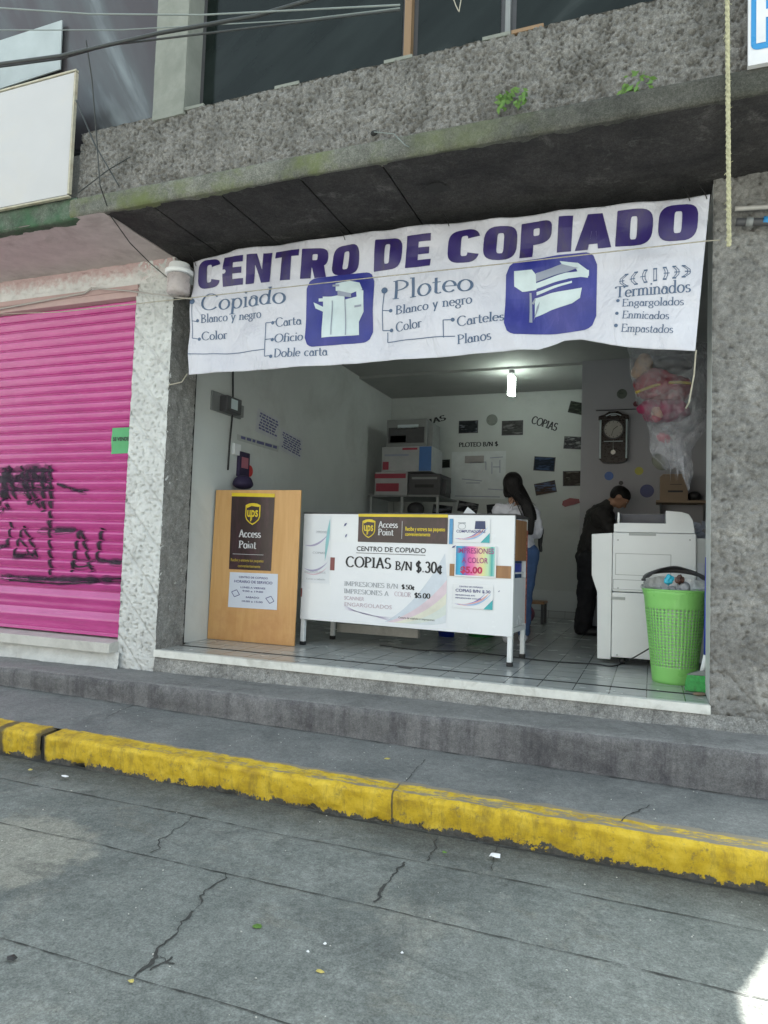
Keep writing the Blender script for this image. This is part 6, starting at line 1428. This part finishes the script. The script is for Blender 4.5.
g = G(); c = bp(660, 462, TY+.1); g.ell(c, .07, .05, .05, 0, .9); tag(g.build('bundle', plain('olive_bundle', (.09, .09, .07), .8), remesh=.012), 'dark olive bundle hanging at the bottom of the plastic bags', 'bundle')
# ================================================================== PEOPLE
def person(name, label, group=None, loc=(0, 0, 0)): return thing(name, label, 'person', loc)
def hand(g, wrist, dirv, side, palmn, sc=1.):
    """palm, four separate fingers and a thumb"""
    d_ = Vector(dirv).normalized(); n_ = Vector(palmn).normalized(); s_ = d_.cross(n_).normalized()*side; w = Vector(wrist)
    g.cap2(w, .024*sc, w+d_*.07*sc+s_*.012, .024*sc); g.cap2(w, .022*sc, w+d_*.07*sc-s_*.018, .021*sc)
    for i, (o_, l_) in enumerate(((.03, .065), (.010, .075), (-.010, .07), (-.029, .055))):
        a = w+d_*.08*sc+s_*o_; b = a+(d_*.8+n_*.35).normalized()*l_*.5*sc+s_*o_*.12; c = b+(d_*.4+n_*.8).normalized()*l_*.5*sc
        g.cap2(a, .0088, b, .008, 8, 3); g.cap2(b, .008, c, .0068, 8, 3)
    a = w+d_*.02*sc+s_*.028; b = a+(d_*.7+s_*.7).normalized()*.035*sc; c = b+(d_*.8+n_*.4+s_*.2).normalized()*.03*sc
    g.cap2(a, .012, b, .0105, 8, 3); g.cap2(b, .0105, c, .008, 8, 3)
def chain(g, pts):
    for (a, ra), (b, rb) in zip(pts[:-1], pts[1:]): g.cap2(a, ra, b, rb)
# --- person with long hair, seen from behind, standing at the counter's inner side
GY = 2.15
def gp_(px, py, dy=0): return PY(px, py, GY+dy)
hd = gp_(513, 485); hz = hd.z
pe = person('person', 'person with very long black hair in a white shirt and jeans, seen from behind', loc=(hd.x+.05, GY, 0))
cx = hd.x; shz = hd.z-.235
tilt = .10
pel = Vector((cx+.085, GY+.02, .82)); chest = Vector((cx+.055, GY, shz-.10)); neck = Vector((cx+.005, GY+.02, shz+.06))
shl = Vector((cx-.125, GY, shz)); shr = Vector((cx+.19, GY, shz-.03))
ell_ = Vector((cx-.13, GY+.16, shz-.27)); elr = gp_(541, 532, -.02); elr.z -= .0
hnl = Vector((cx-.02, GY+.42, shz-.25)); hnr = Vector((cx+.12, GY+.30, elr.z-.03))
kl = Vector((cx+.02, GY+.0, .44)); kr = Vector((cx+.13, GY+.03, .44)); al = Vector((cx+.0, GY-.08, .07)); ar = Vector((cx+.12, GY+.05, .07))
g = G(); g.ell((cx, GY+.01, hz+.0), .072, .088, .108); g.ell((cx-.0, GY+.05, hz-.05), .052, .055, .06)
g.ell((cx, GY+.105, hz-.02), .012, .018, .02); g.ell((cx-.073, GY+.02, hz-.01), .01, .018, .028); g.ell((cx+.073, GY+.02, hz-.01), .01, .018, .028)
chain(g, [(neck+Vector((0, 0, .06)), .047), (neck, .052), (chest, .11), ((chest+pel)/2, .105), (pel, .125)])
chain(g, [(shl, .05), (ell_, .038), (hnl, .026)]); chain(g, [(shr, .05), (elr-Vector((.03, 0, 0)), .038), (hnr, .026)]); hand(g, hnl, (.4, 1, 0), 1, (0, 0, -1), .95); hand(g, hnr, (-.6, 1, .1), -1, (0, 0, -1), .95)
chain(g, [(pel-Vector((.06, 0, 0)), .085), (kl, .058), (al, .042)]); chain(g, [(pel+Vector((.07, 0, 0)), .085), (kr, .058), (ar, .042)])
body = g.build('body', M['skin'], pe, remesh=.0085, smooth_it=3)
g = G(); 
for s_ in (-1, 1): g.ell((cx+s_*.028, GY+.094, hz+.005), .012, .006, .006)
g.build('eyes', M['whiteink'], pe)
g = G(); chain(g, [(neck+Vector((0, 0, -.02)), .062), (chest, .128), ((chest+pel)/2, .122), (pel+Vector((-.01, 0, .06)), .138)]); g.cap2(shl, .068, shr, .068); g.cap2(chest-Vector((.07, 0, 0)), .09, chest+Vector((.07, 0, 0)), .09)
chain(g, [(shl, .066), (ell_, .052)]); chain(g, [(shr, .066), (elr-Vector((.035, 0, 0)), .056), (hnr.lerp(elr, .5), .045)]); g.build('shirt', M['shirt'], pe, remesh=.010, smooth_it=2, disp=.035, dscale=.05)
g = G(); chain(g, [(pel+Vector((0, 0, .04)), .13), (pel, .138)]); chain(g, [(pel-Vector((.065, 0, 0)), .10), (kl, .07), (al+Vector((0, 0, .03)), .058)]); chain(g, [(pel+Vector((.07, 0, 0)), .10), (kr, .07), (ar+Vector((0, 0, .03)), .058)]); g.build('jeans', M['jeans'], pe, remesh=.011, disp=.02, dscale=.06)
for a in (al, ar):
    g = G(); g.cap2((a.x, a.y-.04, .045), .042, (a.x-.01, a.y+.14, .035), .034); sh_ = g.build('shoe', M['shirt'], pe, remesh=.01)
# hair: cap over the head and a long fall to the waist on the right side, a thinner lock on the left
g = G(); g.ell((cx, GY-.012, hz+.018), .094, .105, .108)
def lock(P, w0, w1, th):
    P = smoothp([Vector(p) for p in P], 8)
    for i in range(len(P)-1):
        t = i/(len(P)-1); w = w0+(w1-w0)*t
        for s_ in (-1, -.33, .33, 1): g.cap2(P[i]+Vector((s_*w, 0, 0)), th*(1-.45*t), P[i+1]+Vector((s_*w, 0, 0)), th*(1-.45*t), 8, 3)
b0 = gp_(508, 478, -.06); e1 = gp_(521, 505, -.12); e2 = gp_(530, 528, -.14)
lock([(cx+.0, GY-.07, hz+.04), (cx+.03, GY-.10, hz-.06), gp_(525, 502, -.13), gp_(529, 515, -.15), gp_(530, 525, -.15), gp_(530, 533, -.15)], .045, .012, .036)
lock([(cx+.05, GY-.05, hz+.0), gp_(525, 497, -.10), gp_(532, 511, -.10), gp_(534, 519, -.10)], .02, .01, .030)
lock([(cx-.02, GY-.06, hz-.0), (cx-.03, GY-.07, hz-.07), (cx-.03, GY-.07, hz-.11)], .03, .02, .03)
g.build('hair', M['hair'], pe, remesh=.009, smooth_it=5)
g = G()
for i in range(70):
    s0 = Vector((cx+random.uniform(-.05, .08), GY-.10, hz-.03)); px_ = random.uniform(506, 536); py_ = random.uniform(505, 534) if px_ > 522 else random.uniform(498, 512)
    if px_ > 533: py_ = min(py_, 522)
    if 522 > px_ > 506 and random.random() < .6: continue
    e_ = gp_(px_, py_, -.165); g.tube(smoothp([s0, s0.lerp(e_, .5)+Vector((random.uniform(.0, .03), -.02, 0)), e_], 6), [.0018]*13, 3, cap=False)
g.build('loose_strands', M['hair'], pe)
g = G(); q = [gp_(541, 530, .1), gp_(540, 545, .12), gp_(541, 551, .12)]; chain(g, [(q[0], .03), (q[1], .02), (q[2], .018)]); tag(g.build('strap_bag', M['black'], remesh=.012), 'thin black bag strap behind the elbow of the long haired person', 'bag')
# --- person in dark clothes bending over behind the copier
MY = 3.35
def mp_(px, py, dy=0): return PY(px, py, MY+dy)
foot = PZ(585, 632, 0)
hd = mp_(620, 497)
pe = person('person', 'person in dark clothes bending forward behind the photocopier', loc=(foot.x, MY, 0))
pel = mp_(590, 558); chest = mp_(600, 518); neckb = mp_(608, 505)
fx_, fz_ = math.cos(math.radians(-50)), math.sin(math.radians(-50))       # where the face points: forward and down
fd = Vector((fx_, 0, fz_)); ud = Vector((-fd.z, 0, fd.x))
g = G(); g.ell(hd, .105, .078, .092, 0, math.radians(40)); jaw = hd+fd*.045-ud*.05; g.ell(jaw, .05, .05, .055)
g.cap2(hd+fd*.085-ud*.0, .010, hd+fd*.112-ud*.03, .014); 
for s_ in (-1, 1): g.ell(hd+Vector((0, s_*.078, 0))-ud*.01, .026, .01, .03, 0, .5)
chain(g, [(hd-ud*.06, .05), (neckb, .058), (chest, .12), (chest.lerp(pel, .5), .115), (pel, .13)])
def limb(side):
    o_ = Vector((0, side*.18, 0)); sh = chest+Vector((.03, 0, .03))+o_; el = sh+Vector((.14, side*.03, -.26)); ha = el+Vector((.22, -side*.06, -.07))
    return sh, el, ha
for side in (-1, 1):
    sh, el, ha = limb(side); chain(g, [(sh, .055), (el, .042), (ha, .028)]); hand(g, ha, (1, -.1*side, -.3), side, (0, 0, -1))
kn = []
for side in (-1, 1):
    h_ = pel+Vector((0, side*.09, -.03)); k_ = Vector((foot.x+.03, MY+side*.12, .46)); a_ = Vector((foot.x+.0, MY+side*.13, .08)); kn.append((h_, k_, a_)); chain(g, [(h_, .09), (k_, .06), (a_, .045)])
g.build('body', M['skin'], pe, remesh=.009, smooth_it=3)
g = G()
for s_ in (-1, 1): g.ell(hd+fd*.088+ud*.012+Vector((0, s_*.03, 0)), .006, .012, .006)
g.build('eyes', M['whiteink'], pe)
g = G(); g.ell(hd+fd*.083-ud*.055, .008, .022, .006); g.build('mouth', ink('lip', (.25, .09, .08)), pe)
g = G(); g.ell(hd+ud*.025-fd*.015, .108, .084, .088, 0, math.radians(40)); g.ell(hd-fd*.04-ud*.01, .07, .08, .08); g.build('hair', M['hair'], pe, remesh=.009)
g = G(); chain(g, [(neckb-Vector((.01, 0, .02)), .075), (chest, .15), (chest.lerp(pel, .5), .145), (pel+Vector((0, 0, .02)), .15)]); g.cap2(chest-Vector((0, .13, 0)), .10, chest+Vector((0, .13, 0)), .10)
for side in (-1, 1): sh, el, ha = limb(side); chain(g, [(sh, .085), (el, .062), (ha.lerp(el, .15), .046)])
g.build('jacket', M['darkcloth'], pe, remesh=.012, smooth_it=3, disp=.045, dscale=.07)
g = G(); chain(g, [(pel+Vector((0, 0, .0)), .145), (pel-Vector((.0, 0, .08)), .14)])
for h_, k_, a_ in kn: chain(g, [(h_, .125), (k_, .088), (a_+Vector((0, 0, .0)), .078)])
g.build('trousers', M['darkjean'], pe, remesh=.012, smooth_it=3, disp=.04, dscale=.09)
for h_, k_, a_ in kn:
    g = G(); g.cap2((a_.x-.04, a_.y, .045), .044, (a_.x+.16, a_.y, .038), .038); g.build('shoe', M['black'], pe, remesh=.011)

# ================================================================== GREEN STICKER ON THE SHUTTER
Q = [PY(a, b, .055) for a, b in ((111, 454), (131, 453), (132, 427), (112, 428))]
t = thing('sticker', 'green rectangular sticker at the right edge of the magenta shutter', 'sticker', Q[0]); g = G()
g.grid(lambda u, v: (lambda p: (p.x, .056+.004*math.sin(v*9), p.z))((Q[0].lerp(Q[1], u)).lerp(Q[3].lerp(Q[2], u), v)), 6, 12); g.build('sheet', M['greenpaper'], t, smooth=True)
k = Ink(SO(.050)); p = PY(112, 441, .05); k.sans('SE VENDE', p.x+.01, p.z, .16, .03, .002, .03); k.build('lettering', M['blackink'], t)
# ================================================================== LITTER ON THE STREET
def scrap(px, py, s, m, label, z=RZ, cat='litter', n=9, name='paper_scrap', h=.3):
    c = PZ(px, py, z); g = G(); a0 = random.random()*6
    pts = [(c.x+s*math.cos(a0+i*2*PI/n)*random.uniform(.5, 1), c.y+s*.8*math.sin(a0+i*2*PI/n)*random.uniform(.5, 1), z+.006+random.uniform(0, s*h)) for i in range(n)]
    g.add([(c.x, c.y, z+.012+s*h*.5)]+pts, [(0, i+1, (i+1) % n+1) for i in range(n)]); tag(g.build(name, m), label, cat)
scrap(495, 858, .035, M['paper'], 'crumpled white paper on the road below the kerb, right of centre')
scrap(65, 778, .030, M['paper'], 'small white scrap near the kerb at the left')
scrap(325, 946, .010, M['paper'], 'white fleck on the road, right one of the pair near the bottom')
scrap(308, 954, .008, M['paper'], 'white fleck on the road, left one of the pair near the bottom')
scrap(402, 955, .007, M['paper'], 'single white fleck alone on the middle of the road')
scrap(257, 928, .022, M['leaf'], 'green leaf lying on the road near the bottom middle', name='leaf', cat='leaf', n=7, h=.1)
scrap(320, 974, .018, M['dryleaf'], 'curled yellow leaf on the road, lower middle', name='leaf', cat='leaf', n=7)
scrap(131, 984, .014, M['dryleaf'], 'pale yellow leaf at the end of the long crack', name='leaf', cat='leaf', n=7)
scrap(30, 771, .018, M['dryleaf'], 'yellow leaf on the road at the far left under the kerb', name='leaf', cat='leaf', n=7)
scrap(387, 760, .028, M['dryleaf'], 'yellow-green leaf on the pavement behind the kerb', z=-.35, name='leaf', cat='leaf', n=6, h=.1)
scrap(444, 854, .016, M['leaf'], 'small green leaf in the gutter at the middle', name='leaf', cat='leaf', n=6)
scrap(12, 961, .022, M['black'], 'dark twig scrap on the road at the lower left', name='twig', cat='twig', n=5)
g = G()
for i in range(190):
    x = random.uniform(-3.5, .6); y = random.uniform(-3.0, -1.15) if random.random() < .7 else random.uniform(-.98, -.45); z = (roadz(x, y) if y < -1.1 else pz(x, y))+.003; s = random.uniform(.0012, .0045)
    g.ell((x, y, z), s, s*.8, s*.6, random.random()*3, 0, 5, 4)
tag(g.build('grit', M['sillgrey']), 'pale grit scattered over the road and pavement', 'grit', kind='stuff')

# ================================================================== LIGHT
SUNEL, SUNAZ = math.radians(60), math.radians(21)
w = bpy.data.worlds.new('World'); bpy.context.scene.world = w; w.use_nodes = True; nt = w.node_tree
bgn = nt.nodes['Background']; sk = nt.nodes.new('ShaderNodeTexSky'); sk.sky_type = 'NISHITA'; sk.sun_disc = False
sk.sun_elevation = SUNEL; sk.sun_rotation = SUNAZ; sk.dust_density = 2.5; sk.air_density = 1; sk.ozone_density = .8
hs = nt.nodes.new('ShaderNodeHueSaturation'); hs.inputs['Saturation'].default_value = .35; nt.links.new(sk.outputs[0], hs.inputs['Color']); tn = nt.nodes.new('ShaderNodeMix'); tn.data_type = 'RGBA'; tn.blend_type = 'MULTIPLY'; tn.inputs[0].default_value = 1; tn.inputs[7].default_value = (.94, 1.03, .985, 1); nt.links.new(hs.outputs[0], tn.inputs[6]); nt.links.new(tn.outputs[2], bgn.inputs[0]); bgn.inputs[1].default_value = .12
sl = bpy.data.lights.new('sun', 'SUN'); sl.energy = 5; sl.angle = math.radians(.5); sl.color = (1, .95, .88)
so = bpy.data.objects.new('sun', sl); C.objects.link(so)
sd = Vector((math.sin(SUNAZ)*math.cos(SUNEL), math.cos(SUNAZ)*math.cos(SUNEL), math.sin(SUNEL)))
so.rotation_euler = (-sd).to_track_quat('-Z', 'Y').to_euler()
sc = bpy.context.scene
sc.view_settings.view_transform = 'Standard'; sc.view_settings.look = 'None'; sc.view_settings.exposure = EXPOSURE; sc.view_settings.gamma = 1
sc.view_settings.use_curve_mapping = False
